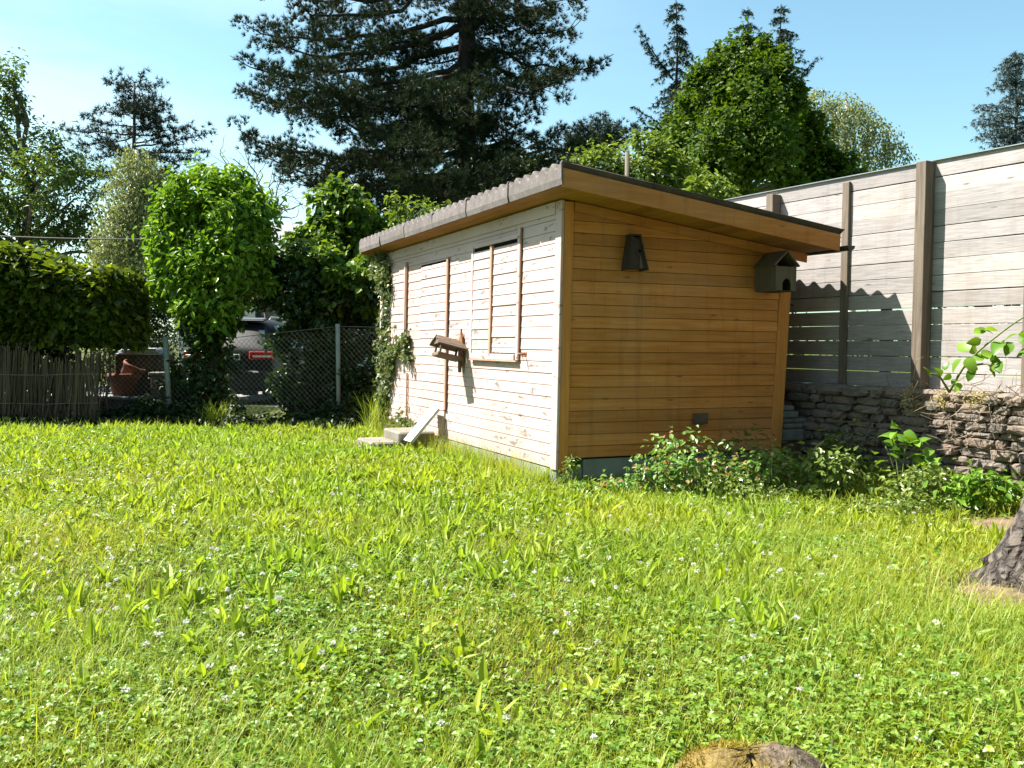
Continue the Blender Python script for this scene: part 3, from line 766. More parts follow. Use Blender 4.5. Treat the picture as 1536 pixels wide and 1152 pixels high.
while t < T1:
    l = random.uniform(.35, .7); cp.append(rock((t + l / 2, -.03, .825), l / 2 + .01, .125, .038, .09, 9, 5)); t += l
np_mesh('coping', cp, [M['rubble']], rw)
# ================================================================== GROUND
def ground_z(x, y):
    """lawn: nearly flat, rising a little towards the stone wall and around the old tree"""
    x = np.asarray(x, float); y = np.asarray(y, float)
    d = (x - FO[0]) * (-fs) + (y - FO[1]) * fc            # distance behind the fence
    z = .10 * np.clip(1 + d / 1.2, 0, 1) ** 2 * (np.clip((x - 2.2) / .8, 0, 1))
    z = z + .02 * np.sin(x * 1.7 + .4) * np.sin(y * 1.3)
    return np.where((x < 3.0) & (y > 7.7), z * .4, z)
gx = np.unique(np.concatenate([np.linspace(-400, -20, 12), np.linspace(-20, 8, 113), np.linspace(8, 400, 12)]))
gy = np.unique(np.concatenate([np.linspace(-60, -2, 8), np.linspace(-2, 18, 81), np.linspace(18, 700, 14)]))
GX, GY = np.meshgrid(gx, gy, indexing='ij')
near = (np.abs(GX) < 21) & (GY > -3) & (GY < 19)
GZ = np.where(near, ground_z(GX, GY), 0)
GZ = np.where((GX - FO[0]) * (-fs) + (GY - FO[1]) * fc > .02, np.minimum(GZ, 0), GZ)
tag(np_mesh('ground', [(np.stack([GX, GY, GZ], -1).reshape(-1, 3), gridF(len(gx), len(gy)), .5, 0, True)], [M['soil']]), kind='structure')
# higher ground behind the fence
bt_ = np.linspace(-9, 12, 22); bd = A([.31, .9, 2, 5, 9, 14, 24, 34.0])
BT, BD = np.meshgrid(bt_, bd, indexing='ij')
BV = A([FN(a, b, 0) for a, b in zip(BT.ravel(), BD.ravel())])
BV[:, 2] = .84 * np.clip((BT.ravel() + 7.5) / 4.0, 0, 1) * np.clip((36 - BD.ravel()) / 12, 0, 1)
tag(np_mesh('raised_bank', [(BV, gridF(22, 8), .5, 0, True)], [M['grass']]), kind='structure')
# street beyond the chain link fence
SY0, SY1 = 17.6, 26.0
tag(np_mesh('street', [(A([[-60, SY0, .006], [4, SY0, .006], [4, SY1, .006], [-60, SY1, .006]]), A([[0, 1, 2, 3]]), .5)], [M['asphalt']]), kind='structure')
# patch of bare earth by the old tree
th = np.linspace(0, 2 * np.pi, 28, endpoint=False)
def patch(name, cx, cy, rx, ry, mat, dz=.012):
    rr = 1 + .22 * np.sin(th * 3 + cx) + .14 * np.sin(th * 5 + 1)
    ring = np.stack([cx + rx * rr * np.cos(th), cy + ry * rr * np.sin(th)], -1); half = (ring + A([cx, cy])) / 2
    pts = np.concatenate([[[cx, cy]], half, ring]); z = ground_z(pts[:, 0], pts[:, 1]) + dz; z[1 + 28:] -= dz * 1.2
    Fq = [[0, 1 + i, 1 + (i + 1) % 28] for i in range(28)] + [[1 + i, 29 + i, 29 + (i + 1) % 28, 1 + (i + 1) % 28] for i in range(28)]
    return tag(np_mesh(name, [(np.column_stack([pts, z]), Fq, .5, 0, True)], [mat]), kind='structure')
patch('bare_earth', 3.42, 6.25, .62, .38, M['dirt'], .03)
patch('bare_earth', 2.45, 4.5, .30, .25, M['dirt'], .016)

# ================================================================== LAWN
def in_shed(p, m=.02):
    lx = (p[:, 0] - N0[0]) * cu + (p[:, 1] - N0[1]) * su; ly = -(p[:, 0] - N0[0]) * su + (p[:, 1] - N0[1]) * cu
    return (lx > -m) & (lx < WID + m) & (ly > -m) & (ly < LEN + m)
def behind_fence(p, m=.12): return ((p[:, 0] - FO[0]) * (-fs) + (p[:, 1] - FO[1]) * fc) > -m
STUMP = (.632, 2.405)
def scatter(dens, y0, y1, mask=None):
    """dens: plants per m2 as a function of distance; the strip the photo looks over, with margin"""
    ys_ = np.linspace(y0, y1, 60); out = []
    for a, b in zip(ys_[:-1], ys_[1:]):
        h = b * .66 + .5; n = rng.poisson(dens((a + b) / 2) * (b - a) * 2 * h)
        out.append(np.column_stack([rng.uniform(-h, h, n), rng.uniform(a, b, n)]))
    p = np.concatenate(out)
    keep = ~in_shed(p) & ~behind_fence(p) & (np.hypot((p[:, 0] - STUMP[0]) / .2, (p[:, 1] - STUMP[1]) / .15) > 1)
    keep &= np.hypot((p[:, 0] - 3.42) / .5, (p[:, 1] - 6.25) / .3) > rng.uniform(.5, 1.1, len(p))
    keep &= np.hypot((p[:, 0] - 2.5) / .62, (p[:, 1] - 4.55) / .5) > rng.uniform(.4, 1.1, len(p))
    keep &= np.hypot(p[:, 0] - 2.95, p[:, 1] - 4.6) > .4
    keep &= p[:, 1] < 12.75 + .3 * np.sin(p[:, 0] * 2.3) * np.sin(p[:, 0] * .9 + 1) + rng.normal(size=len(p)) * .12 + np.clip(p[:, 0] + 2.6, 0, 1) * .8
    if mask is not None: keep &= mask(p)
    return p[keep]
def vnoise(p, s, seed):
    r_ = np.random.default_rng(seed); g_ = r_.random((64, 64))
    q = p / s + 40.0; i = np.floor(q).astype(int); f = q - i; f = f * f * (3 - 2 * f)
    a = lambda dx, dy: g_[(i[:, 0] + dx) % 64, (i[:, 1] + dy) % 64]
    return (a(0, 0) * (1 - f[:, 0]) + a(1, 0) * f[:, 0]) * (1 - f[:, 1]) + (a(0, 1) * (1 - f[:, 0]) + a(1, 1) * f[:, 0]) * f[:, 1]
def strips(p, head, L, Wd, lean, bend, nseg=3, ncol=2, prof=None, fold=.25, rn=None, z=None):
    """blades or long leaves standing on the ground: n*(nseg+1)*ncol vertices"""
    n = len(p); L = np.broadcast_to(L, (n,)); Wd = np.broadcast_to(Wd, (n,)); lean = np.broadcast_to(lean, (n,)); bend = np.broadcast_to(bend, (n,))
    hx_, hy_ = np.cos(head), np.sin(head); z = ground_z(p[:, 0], p[:, 1]) if z is None else z
    pos = np.column_stack([p, z]); rows = []; ang = lean.copy()
    if prof is None: prof = np.linspace(1, .08, nseg + 1)
    tw = rng.normal(size=n) * .5
    for k in range(nseg + 1):
        side = np.column_stack([-np.sin(head + tw * k / nseg), np.cos(head + tw * k / nseg), np.zeros(n)])
        up = np.column_stack([-hx_ * np.cos(ang), -hy_ * np.cos(ang), np.sin(ang)])
        w = (Wd * prof[k] / 2)[:, None]
        if ncol == 2: rows += [pos - side * w, pos + side * w]
        else: rows += [pos - side * w + up * w * fold * 2, pos.copy(), pos + side * w + up * w * fold * 2]
        d = np.column_stack([hx_ * np.sin(ang), hy_ * np.sin(ang), np.cos(ang)])
        pos = pos + d * (L / nseg)[:, None]; ang = ang + bend / nseg
    V = np.stack(rows, 1).reshape(-1, 3); vp = (nseg + 1) * ncol
    f = []
    for k in range(nseg):
        for c in range(ncol - 1): f.append([k * ncol + c, k * ncol + c + 1, (k + 1) * ncol + c + 1, (k + 1) * ncol + c])
    Fq = ((np.arange(n) * vp)[:, None, None] + A(f)[None]).reshape(-1, 4)
    rn = np.clip(rng.normal(.5, .25, n), 0, 1) if rn is None else rn
    return (V, Fq, np.repeat(rn, vp), 0, False)
wp = lambda p, s, sd: vnoise(p, s, sd)
# fine grass
p = scatter(lambda y: np.interp(y, [2, 4, 6, 9, 14], [9500, 7000, 4200, 2000, 950]), 1.9, 14.2)
k = rng.random(len(p)) < .55 + .6 * (wp(p, .8, 3) - .4) + .3 * (p[:, 0] > .6); p = p[k]; n = len(p)
far = np.interp(p[:, 1], [2, 5, 14], [1, 1.15, 2.2])
L_ = rng.gamma(6, .0135, n) * np.interp(wp(p, 1.1, 5), [.2, .8], [.75, 1.25])
tag(np_mesh('grass', [strips(p, rng.uniform(0, 6.28, n), L_, .0035 * far * rng.uniform(.7, 1.4, n), rng.uniform(.05, .8, n), rng.uniform(.3, 1.9, n), 4)], [M['grass']]), kind='stuff')
# dry blades among it
p = scatter(lambda y: np.interp(y, [2, 5, 9, 14], [260, 190, 130, 60]), 1.9, 12, lambda p: vnoise(p, .7, 11) > .45); q_ = np.concatenate([np.column_stack([rng.normal(2.35, .32, 900), rng.normal(4.55, .3, 900)]), np.column_stack([rng.normal(3.0, .4, 500), rng.normal(6.2, .3, 500)])]); p = np.concatenate([p, q_[np.hypot(q_[:, 0] - 2.95, q_[:, 1] - 4.62) > .45]]); n = len(p)
tag(np_mesh('dry_grass', [strips(p, rng.uniform(0, 6.28, n), rng.uniform(.05, .13, n), .004, rng.uniform(.3, 1.3, n), rng.uniform(0, .8, n))], [M['dry_grass']]), kind='stuff')
# plantain and dandelion rosettes
p = scatter(lambda y: np.interp(y, [2, 3.2, 5, 7, 14], [8, 34, 120, 190, 190]), 2.3, 13.6, lambda p: rng.random(len(p)) < np.clip(.45 + 1.3 * (vnoise(p, 1.0, 21) - .42) + np.where(p[:, 0] > .5 * p[:, 1] - 1.2, -.25, 0), .04, 1)); n = len(p)
kk = rng.integers(3, 7, n); idx = np.repeat(np.arange(n), kk); m_ = len(idx)
sz = rng.uniform(.6, 1.25, n)[idx]
pp = p[idx] + rng.normal(size=(m_, 2)) * .012
prof = A([.35, .8, 1.0, .72, .06])
tag(np_mesh('plantain_leaves', [strips(pp, rng.uniform(0, 6.28, m_), sz * rng.uniform(.06, .14, m_), sz * rng.uniform(.015, .034, m_), rng.uniform(.05, .85, m_), rng.uniform(-.2, 1.0, m_), 4, 3, prof)], [M['broad']]), kind='stuff')
# clover
p = scatter(lambda y: np.interp(y, [2, 3.5, 5, 8, 13], [3600, 1900, 900, 380, 200]), 1.9, 13.6, lambda p: rng.random(len(p)) < np.clip(.75 + 1.1 * (vnoise(p, .9, 31) - .5), .1, 1)); n = len(p)
zc = ground_z(p[:, 0], p[:, 1]) + rng.uniform(.015, .065, n) * np.interp(vnoise(p, .5, 33), [.2, .8], [.6, 1.3])
h0 = rng.uniform(0, 6.28, n); rsz = rng.uniform(.010, .018, n) * np.interp(p[:, 1], [2, 5, 13], [1, 1.2, 2.0])
nrm = unit(rng.normal(size=(n, 3)) * .35 + A([0, 0, 1])); c3 = np.column_stack([p, zc]); chs = []
rn_ = np.clip(rng.normal(.5, .22, n), 0, 1)
for j in range(3):
    a = h0 + j * 2.094; ax = np.column_stack([np.cos(a), np.sin(a), rng.uniform(-.15, .35, n)]); ax = unit(ax - nrm * np.sum(ax * nrm, -1, keepdims=True))
    V, Fq = leaf6(c3, ax, nrm, rsz, rsz * .95, .12, .1); chs.append((V, Fq, np.repeat(rn_, 6), 0, False))
tag(np_mesh('clover', chs, [M['clover']]), kind='stuff')
# white clover heads and daisies
p = scatter(lambda y: np.interp(y, [2, 4, 6, 9, 13], [17, 16, 12, 6, 3]), 2.2, 12.5, lambda p: rng.random(len(p)) < np.clip(.5 + 1.6 * (vnoise(p, .8, 41) - .45), .05, 1)); n = len(p)
c3 = np.column_stack([p, ground_z(p[:, 0], p[:, 1]) + rng.uniform(.05, .11, n)]); chs = []
for j in range(22):
    d = rdir(n) * A([1, 1, .75]); d[:, 2] = np.abs(d[:, 2]) * rng.choice([1, 1, -.4], n)
    r_ = rng.uniform(.006, .012, n)[:, None]
    V, Fq = leaf4(c3 + d * r_ * .5, unit(d), rdir(n), .011, .007); chs.append((V, Fq, None, 0, False))
tag(np_mesh('white_clover_flowers', chs, [M['white_petal']]), kind='stuff')
np.random.seed(1)
# taller grass along the front wall and at the fence
def tall_band(pts, mat, name, hmin, hmax, w=.005):
    n = len(pts)
    return tag(np_mesh(name, [strips(pts, rng.uniform(0, 6.28, n), rng.uniform(hmin, hmax, n), w * rng.uniform(.7, 1.3, n), rng.uniform(.02, .35, n), rng.uniform(.2, 1.1, n), 4)], [mat]), kind='stuff')
n = 2600; v = rng.uniform(-.05, LEN, n); dd = np.abs(rng.normal(0, .18, n)) + .03
tp = A([SH(-b, a, 0)[:2] for a, b in zip(v, dd)])
tall_band(tp, M['grass'], 'tall_grass', .10, .30)
n = 260; v = rng.uniform(.2, LEN, n); dd = np.abs(rng.normal(0, .12, n)) + .03
tp = A([SH(-b, a, 0)[:2] for a, b in zip(v, dd)])
tall_band(tp, M['dry_grass'], 'dry_tall_grass', .25, .50, .004)
n = 500; tp = np.column_stack([rng.uniform(-8.5, -1.6, n), rng.normal(12.9, .2, n)])
tall_band(tp, M['grass'], 'fence_foot_grass', .08, .2, .008)
# ================================================================== PLANTS NEAR THE SHED
def plant(name, label, cat, base, blobs, n, L, Wd, mat, stem_mat='stem', stem_r=.006, group=None, sub=10, tight=.3, up=.5, droop=.3, shell=(.45, 1.0), leaf_name='foliage', kind=6, stem_n=9):
    o = root(name, base, label, cat, group)
    pts, od = clumps(blobs, n, sub, tight, shell)
    pts[:, 2] = np.maximum(pts[:, 2], base[2] + .02)
    if name == 'foot_bush': kp = ~in_gap(pts); pts, od = pts[kp], od[kp]
    np_mesh(leaf_name, [leaves(pts, L, Wd, up, od, droop, kind)], [M[mat]], o)
    if stem_n:
        ch = []
        for i in range(stem_n):
            c, r = blobs[i % len(blobs)]; t = A(c) + rdir(1)[0] * A(np.broadcast_to(r, 3)) * .75
            s_ = A(base) + A([rng.normal() * .04, rng.normal() * .03, -.02]) * (1 if stem_r < .02 else 2)
            ch.append(tube(curve(s_, t, -.04 * np.linalg.norm(t - s_), 7, .01), np.linspace(stem_r, stem_r * .35, 7), 5))
        np_mesh('stems', ch, [M[stem_mat]], o)
    return o
def gz(x, y): return float(ground_z(A([x]), A([y]))[0])
def gb(x, y): return A([x, y, gz(x, y)])
# rose bushes with reddish young shoots
def rose(x, y, w, h, n, label, L=.05):
    b = gb(x, y)
    return plant('rose_bush', label, 'bush', b, [(b + A([0, 0, h * .50]), (w * .5, w * .38, h * .48)), (b + A([-w * .32, -.03, h * .32]), (w * .34, w * .3, h * .3)), (b + A([w * .34, .02, h * .34]), (w * .34, w * .3, h * .32))], n, L, L * .62, 'rose', sub=16, group='rose bushes before the orange wall', stem_n=14)
rose(1.45, 7.48, .72, .58, 1050, 'largest rose bush, bright green with reddish shoot tips, below the wall vent')
rose(2.02, 7.42, .55, .42, 620, 'rose bush with salmon shoots right of the largest bush')
rose(1.02, 7.52, .46, .24, 380, 'low rose bush with brownish tips left of the largest bush')
rose(.60, 7.50, .30, .13, 300, 'smallest red-brown rose seedling near the shed corner', .036)
# weeds
wd = [('low leafy weed with pale green leaves at the shadow edge', 2.55, 7.35, .55, .40, 700, .055, 'weed'),
      ('dense low weed in front of the rubble wall', 3.05, 7.0, .60, .34, 800, .05, 'weed'),
      ('dark green weed clump beside the bare earth', 3.45, 6.75, .45, .30, 520, .06, 'bush'),
      ('spreading weed at the foot of the rose bushes', 1.85, 7.2, .9, .22, 900, .04, 'weed'),
      ('flat weed patch with small leaves left of the bare earth', 2.7, 6.75, .9, .18, 900, .038, 'weed'),
      ('thin weed at the foot of the shed corner', .50, 7.84, .18, .30, 130, .04, 'weed')]
for lb, x, y, w, h, n, L, mt in wd:
    b = gb(x, y)
    plant('leafy_weed', lb, 'weed', b, [(b + A([0, 0, h * .5]), (w * .5, w * .4, h * .5))], n, L, L * .55, mat=mt, sub=16, group='weeds along the fence wall', stem_n=8, stem_r=.004)
# shaded plants at the wall foot
for lb, x, y, w, h, n in (('shaded fern-like plant under the right corner of the orange wall', 2.15, 8.25, .7, .42, 500), ('shaded plant growing between the stacked slabs and the rubble wall', 2.98, 8.35, .45, .5, 400), ('dim weed in the shade below the rubble wall', 2.75, 7.95, .7, .3, 420)):
    b = gb(x, y)
    plant('shade_plant', lb, 'plant', b, [(b + A([0, 0, h * .5]), (w * .5, w * .35, h * .5))], n, .06, .03, 'weed', sub=14, group='plants in the shade of the shed', stem_n=7, stem_r=.004)
# plant rooted in the gap beside the shed, dark leaves against the bright fence
b = SH(WID + .30, .75, .0)
dp = root('climbing_plant', b, 'dark leafy climber with a thin stem between the shed and the fence', 'climber')
pts, od = clumps([(b + A([.02, -.02, 1.95]), (.12, .14, .26)), (b + A([.06, -.1, 1.70]), (.14, .14, .18))], 210, 12, .35)
np_mesh('foliage', [leaves(pts, .075, .035, .2, od, .5)], [M['darkleaf']], dp)
np_mesh('stem', [tube(curve(b, b + A([.05, -.05, 2.1]), 0, 10, .01), .012, 6)], [M['twig']], dp)
# broad leaved plant at the rubble wall
b = gb(3.08, 7.32)
bp = root('broad_leaf_plant', b, 'broad-leaved plant with an arching green stem before the rubble wall', 'plant')
ch = []; st = []
tips = [(-.16, -.06, .44), (-.02, -.1, .50), (.12, -.08, .47), (.20, -.02, .38), (.06, -.15, .30), (-.08, .02, .50), (.24, .05, .26)]
for q in tips:
    st.append(tube(curve(b, b + A(q), -.06, 8), np.linspace(.008, .004, 8), 5))
    n = 7; pos = b + A(q) + rng.normal(size=(n, 3)) * .045
    od = unit(rng.normal(size=(n, 3)) * A([1, 1, .3]))
    ch.append(leaf_fine(pos, unit(od + A([0, 0, -.15])), unit(rng.normal(size=(n, 3)) * .3 + A([0, 0, 1])), rng.uniform(.10, .16, n), rng.uniform(.055, .085, n)))
np_mesh('foliage', ch, [M['bush']], bp); np_mesh('stems', st, [M['stem']], bp)
# bramble at the fence: canes with big leaves
b = FN(.45, -.16, .86)
br = root('bramble', b, 'bramble with large leaves arching in front of the sunlit fence', 'bramble')
canes = [[P(1424, 588, 7.55), P(1445, 550, 7.35), P(1475, 520, 7.1), P(1520, 485, 6.9), P(1570, 455, 6.7)], [P(1424, 588, 7.55), P(1410, 565, 7.4), P(1396, 560, 7.35)], [P(1445, 550, 7.35), P(1480, 545, 7.2), P(1500, 560, 7.1)]]
st = []; ch = []
from mathutils import geometry
def spline(pts, n=24):
    pts = A(pts); t = np.linspace(0, len(pts) - 1, n); out = np.stack([np.interp(t, range(len(pts)), pts[:, k]) for k in range(3)], -1)
    for _ in range(3): out[1:-1] = (out[:-2] + 2 * out[1:-1] + out[2:]) / 4
    return out
for c_ in canes: st.append(tube(spline(c_), np.linspace(.011, .004, 24), 6))
lp_ = [(1400, 556, 7.35, .16), (1418, 560, 7.4, .10), (1452, 520, 7.25, .17), (1448, 540, 7.2, .15), (1470, 497, 7.1, .14), (1478, 535, 7.15, .14), (1462, 555, 7.3, .12), (1508, 510, 7.0, .17), (1522, 512, 6.95, .16), (1536, 495, 6.85, .18), (1500, 545, 7.1, .13), (1440, 572, 7.4, .10), (1532, 530, 6.95, .15), (1490, 560, 7.1, .12), (1466, 508, 7.1, .12), (1545, 520, 6.9, .16)]
for x, y, Y, L in lp_:
    for _ in range(2):
        pos = P(x, y, Y)[None] + rng.normal(size=(1, 3)) * .02
        ax = unit(rng.normal(size=(1, 3)) * A([1, .6, .8])); nr = unit(rng.normal(size=(1, 3)) * .6 + A([-.55, -.5, .6]))
        ch.append(leaf_fine(pos, unit(ax - nr * (ax * nr).sum()), nr, A([L * rng.uniform(.7, .95)]), A([L * .60])))
np_mesh('foliage', ch, [M['bush']], br); np_mesh('canes', st, [M['stem']], br)
# dry brush on the wall
b = FN(.5, -.16, .86)
db = root('dry_brush', b, 'tangle of dry brown twigs spilling over the rubble wall', 'brush')
ch = []
for i in range(150):
    t = rng.uniform(.02, 1.5); a = FN(t, -.15 - rng.uniform(0, .08), rng.uniform(.35, .98)); d = rng.normal(size=3) * A([.22, .14, .14]); e = a + d
    ch.append(tube(curve(a, e, rng.uniform(-.05, .08), 6, .012), np.linspace(.0035, .0012, 6), 3))
np_mesh('twigs', ch, [M['dry_twig']], db)
pts, od = clumps([(FN(.42, -.2, .76), (.09, .07, .13)), (FN(.66, -.2, .80), (.1, .05, .07)), (FN(1.0, -.2, .8), (.2, .06, .07))], 420, 8, .35)
np_mesh('dry_leaves', [leaves(pts, .03, .016, .3, od, .3, 4)], [M['dry_grass']], db)
# flower stalks, ear-like, beside the roses
for i, (x, y, h, lb) in enumerate(((2.32, 7.4, .40, 'thin stalk with a long pale seed head right of the rose bushes'), (2.05, 7.25, .38, 'thin stalk with small buds above the weeds by the roses'))):
    b = gb(x, y); o = root('seed_stalk', b, lb, 'stalk', 'seed stalks by the roses')
    tp_ = b + A([.08 - .1 * i, -.02, h]); np_mesh('stem', [tube(curve(b, tp_, 0, 7, .006), .003, 4)], [M['stem']], o)
    hd = [tube([tp_, tp_ + A([.03, 0, .03]), tp_ + A([.08, 0, .07])], [.005, .011, .004], 6) if i == 0 else rock(tp_, .012, .012, .015, .1, 5, 5)]
    np_mesh('seed_head', hd, [M['dry_grass']], o)
# ivy on the far end of the front wall
b = SH(-.05, LEN - .1, 0)
iv = root('ivy', b, 'variegated ivy climbing the far left end of the pale shed wall', 'ivy')
pos = []
runs = [([(5.28, .0), (5.22, .6), (5.25, 1.1), (5.15, 1.5), (5.05, 2.05), (5.2, 2.35)], .09, 800), ([(5.2, .2), (4.95, .7), (4.85, 1.05), (5.0, 1.4)], .09, 420), ([(4.95, 1.05), (4.6, 1.12), (4.30, 1.18), (4.12, 1.32)], .07, 300), ([(4.3, 1.25), (4.12, 1.12), (4.05, 1.0)], .06, 120), ([(5.25, .0), (4.9, .12), (4.4, .16), (3.9, .2)], .12, 500), ([(5.1, 1.9), (5.3, 2.25), (5.5, 2.35)], .14, 420)]
vt = []
for r_, sd, n in runs:
    r_ = A(r_); t = rng.uniform(0, len(r_) - 1, n); yy = np.interp(t, range(len(r_)), r_[:, 0]) + rng.normal(size=n) * sd; zz_ = np.interp(t, range(len(r_)), r_[:, 1]) + rng.normal(size=n) * sd * .6
    pos.append(A([SH(-.04 - abs(rng.normal()) * .05, a, max(c, .02)) for a, c in zip(yy, zz_)]))
    vt.append(tube(spline([SH(-.04, a, c) for a, c in r_], 20), .007, 5))
pos = np.concatenate(pos); od = np.tile(A([-.92, -.4, .2]), (len(pos), 1))
np_mesh('foliage', [leaves(pos, .062, .055, .25, od, .5)], [M['ivy']], iv); np_mesh('vines', vt, [M['twig']], iv)

# ================================================================== OLD TREE AT THE RIGHT, MOSSY STUMP
tb = A([2.87, 4.62, 0.0])
ot = root('old_tree', tb, 'old tree with furrowed grey bark and flared foot at the right edge', 'tree')
nz_, na = 34, 60; zz = np.concatenate([np.linspace(-.08, .6, 18), np.linspace(.7, 4.6, 16)]); aa = np.linspace(0, 2 * np.pi, na, endpoint=False); V = []
for z in zz:
    r = .20 + .29 * math.exp(-max(z + .02, 0) / .36)
    ridge = 1 + .09 * np.sin(aa * 9 + 2 * np.sin(z * 3)) * .6 + .05 * np.sin(aa * 21 + z * 7) + rng.normal(size=na) * .03 + .14 * math.exp(-max(z, 0) / .15) * np.sin(aa * 5 + .6)
    V.append(np.stack([tb[0] + .06 * z + r * ridge * np.cos(aa), tb[1] + r * ridge * np.sin(aa), np.full(na, z)], -1))
V = np.concatenate(V); i = np.arange(nz_ - 1)[:, None] * na; k = np.arange(na)[None]; k2 = (k + 1) % na
tr_ = [(V, np.stack([i + k, i + k2, i + na + k2, i + na + k], -1).reshape(-1, 4), .5, 0, True)]
tt = tb + A([.27, 0, 4.5]); tips = []
for i in range(7):
    e = tt + A([rng.uniform(.2, 2.4), rng.uniform(-1.2, 1.0), rng.uniform(.6, 2.0)]); tips.append(e); tr_.append(tube(curve(tt - A([0, 0, .3]), e, -.15, 8, .04), np.linspace(.11, .03, 8), 7))
np_mesh('trunk', tr_, [M['old_bark']], ot)
pts, od = clumps([(e + A([.2, 0, .3]), (.7, .7, .5)) for e in tips], 2600, 8, .3)
np_mesh('crown', [leaves(pts, .10, .06, .4, od, .3, 4)], [M['walnut']], ot)
sb_ = A([STUMP[0], STUMP[1], 0])
sm = root('mossy_stump', sb_, 'mossy brown rotten stump at the bottom edge of the lawn', 'stump')
nr_, na = 12, 48; V = []
for q in range(nr_):
    ph = q / (nr_ - 1) * math.pi / 2; rr = math.cos(ph) ** .5; h = .132 * math.sin(ph) ** .8
    lump = 1 + .10 * np.sin(np.linspace(0, 2 * np.pi, na, endpoint=False) * 3 + 1) + .06 * np.sin(np.linspace(0, 2 * np.pi, na, endpoint=False) * 7) + rng.normal(size=na) * .03
    al = np.linspace(0, 2 * np.pi, na, endpoint=False)
    V.append(np.stack([sb_[0] + .195 * rr * lump * np.cos(al), sb_[1] + .155 * rr * lump * np.sin(al), h + rng.normal(size=na) * .006 + .018 * np.sin(al * 2 + .8) * (q > 3) - .03 * (q == 0)], -1))
V = np.concatenate(V); i = np.arange(nr_ - 1)[:, None] * na; k = np.arange(na)[None]; k2 = (k + 1) % na
st_o = np_mesh('wood', [(V, np.stack([i + k, i + k2, i + na + k2, i + na + k], -1).reshape(-1, 4), .5, 0, True)], [M['stump']], sm)
n = 5200; al = rng.uniform(0, 2 * np.pi, n); ph = np.arccos(rng.uniform(.0, 1, n)); ph = np.pi / 2 - ph
mp_ = np.column_stack([sb_[0] + .20 * np.cos(ph) ** .5 * np.cos(al), sb_[1] + .16 * np.cos(ph) ** .5 * np.sin(al), .129 * np.sin(ph) ** .8 + .002])
mp_ = mp_[(mp_[:, 0] - sb_[0]) < .03 + rng.normal(size=len(mp_)) * .05]
V, Fq = leaf4(mp_, unit(rng.normal(size=(len(mp_), 3)) + A([0, 0, 1.6])), rdir(len(mp_)), rng.uniform(.008, .022, len(mp_)), .004)
M['moss'] = leaf_mat('golden_moss', G1((.16, .12, .02), (.46, .36, .08)), .3, .8, .1)
np_mesh('moss', [(V, Fq, np.repeat(rng.random(len(mp_)), 4))], [M['moss']], sm)

# ================================================================== TREES
def limbs_to(base, trunk_pts, trunk_r, targets, r0=.06, sides=6):
    ch = [tube(trunk_pts, trunk_r, 9)]
    tp_ = A(trunk_pts)
    for t in targets:
        t = A(t); d = np.linalg.norm((tp_ - t) * A([1, 1, .6]), axis=1) + np.where(tp_[:, 2] > t[2] - .1 * abs(t[2]), 3.0, 0); j = int(np.argmin(d)); a = tp_[max(j, 1)]
        ch.append(tube(curve(a, t, -.06 * np.linalg.norm(t - a), 7, .03 * np.linalg.norm(t - a) ** .5), np.linspace(r0, r0 * .3, 7), sides))
    return ch
def blob_px(lst, Y, rz=1.0):
    """(x px, y px, radius px, dY) -> blobs of real size at that distance"""
    out = []
    for it in lst:
        x, y, r = it[:3]; dy = it[3] if len(it) > 3 else 0; rv = it[4] if len(it) > 4 else r
        D_ = Y + dy; out.append((P(x, y, D_), (r * D_ / F_PX, r * D_ / F_PX * rz, rv * D_ / F_PX)))
    return out
def in_gap(p):                        # the opening in the growth through which the street and the car show
    x = p[:, 0] / p[:, 1]; e = .012 * np.sin(p[:, 2] * 9) + rng.normal(size=len(p)) * .004
    return (x > -.296 + e) & (x < -.252 + e) & (p[:, 2] > -.1) & (p[:, 2] < 1.74 + e * 12)
def broad_tree(name, label, cat, bx, Y, top, blobs, n, L, Wd, mat, bark='bark', tr=.14, sub=16, tight=.26, up=.5, droop=.3, group=None, kind=4, gz0=0.0, shell=(.55, 1.0), lean=0, fold=.18, view_gap=False):
    base = P(bx, 560, Y); base[2] = gz0
    o = root(name, base, label, cat, group)
    tp_ = P(bx + lean, top, Y); trunk = curve(base - A([0, 0, .1]), tp_, 0, 10, .04 * (tp_[2] ** .5))
    np_mesh('trunk', limbs_to(base, trunk, np.linspace(tr, tr * .25, 10), [c for c, r in blobs], tr * .38), [M[bark]], o)
    pts, od = clumps(blobs, n, sub, tight, shell); pts[:, 2] = np.maximum(pts[:, 2], gz0 + .05)
    if view_gap: kp = ~in_gap(pts); pts, od = pts[kp], od[kp]
    np_mesh('crown', [leaves(pts, L, Wd, up, od, droop, kind, fold)], [M[mat]], o)
    return o
def needles(pos, dirs, n, L, Wd, spread=.9, up=.2):
    m_ = len(pos); p = np.repeat(pos, n, 0); d = unit(np.repeat(dirs, n, 0) * .55 + rdir(m_ * n) * spread + A([0, 0, up]))
    s = unit(np.cross(d, rdir(m_ * n))); L_ = L * rng.uniform(.7, 1.15, (m_ * n, 1))
    V = np.stack([p - s * Wd / 2, p + s * Wd / 2, p + d * L_], 1).reshape(-1, 3)
    rn = np.repeat(np.clip(rng.normal(.45, .16, m_), 0, 1)[:, None] + rng.normal(size=(m_, n)) * .08, 3, 1).ravel() if False else np.repeat(np.clip(np.repeat(rng.normal(.45, .2, m_), n) + rng.normal(size=m_ * n) * .1, 0, 1), 3)
    return (V, np.arange(len(V)).reshape(-1, 3), rn, 0, False)
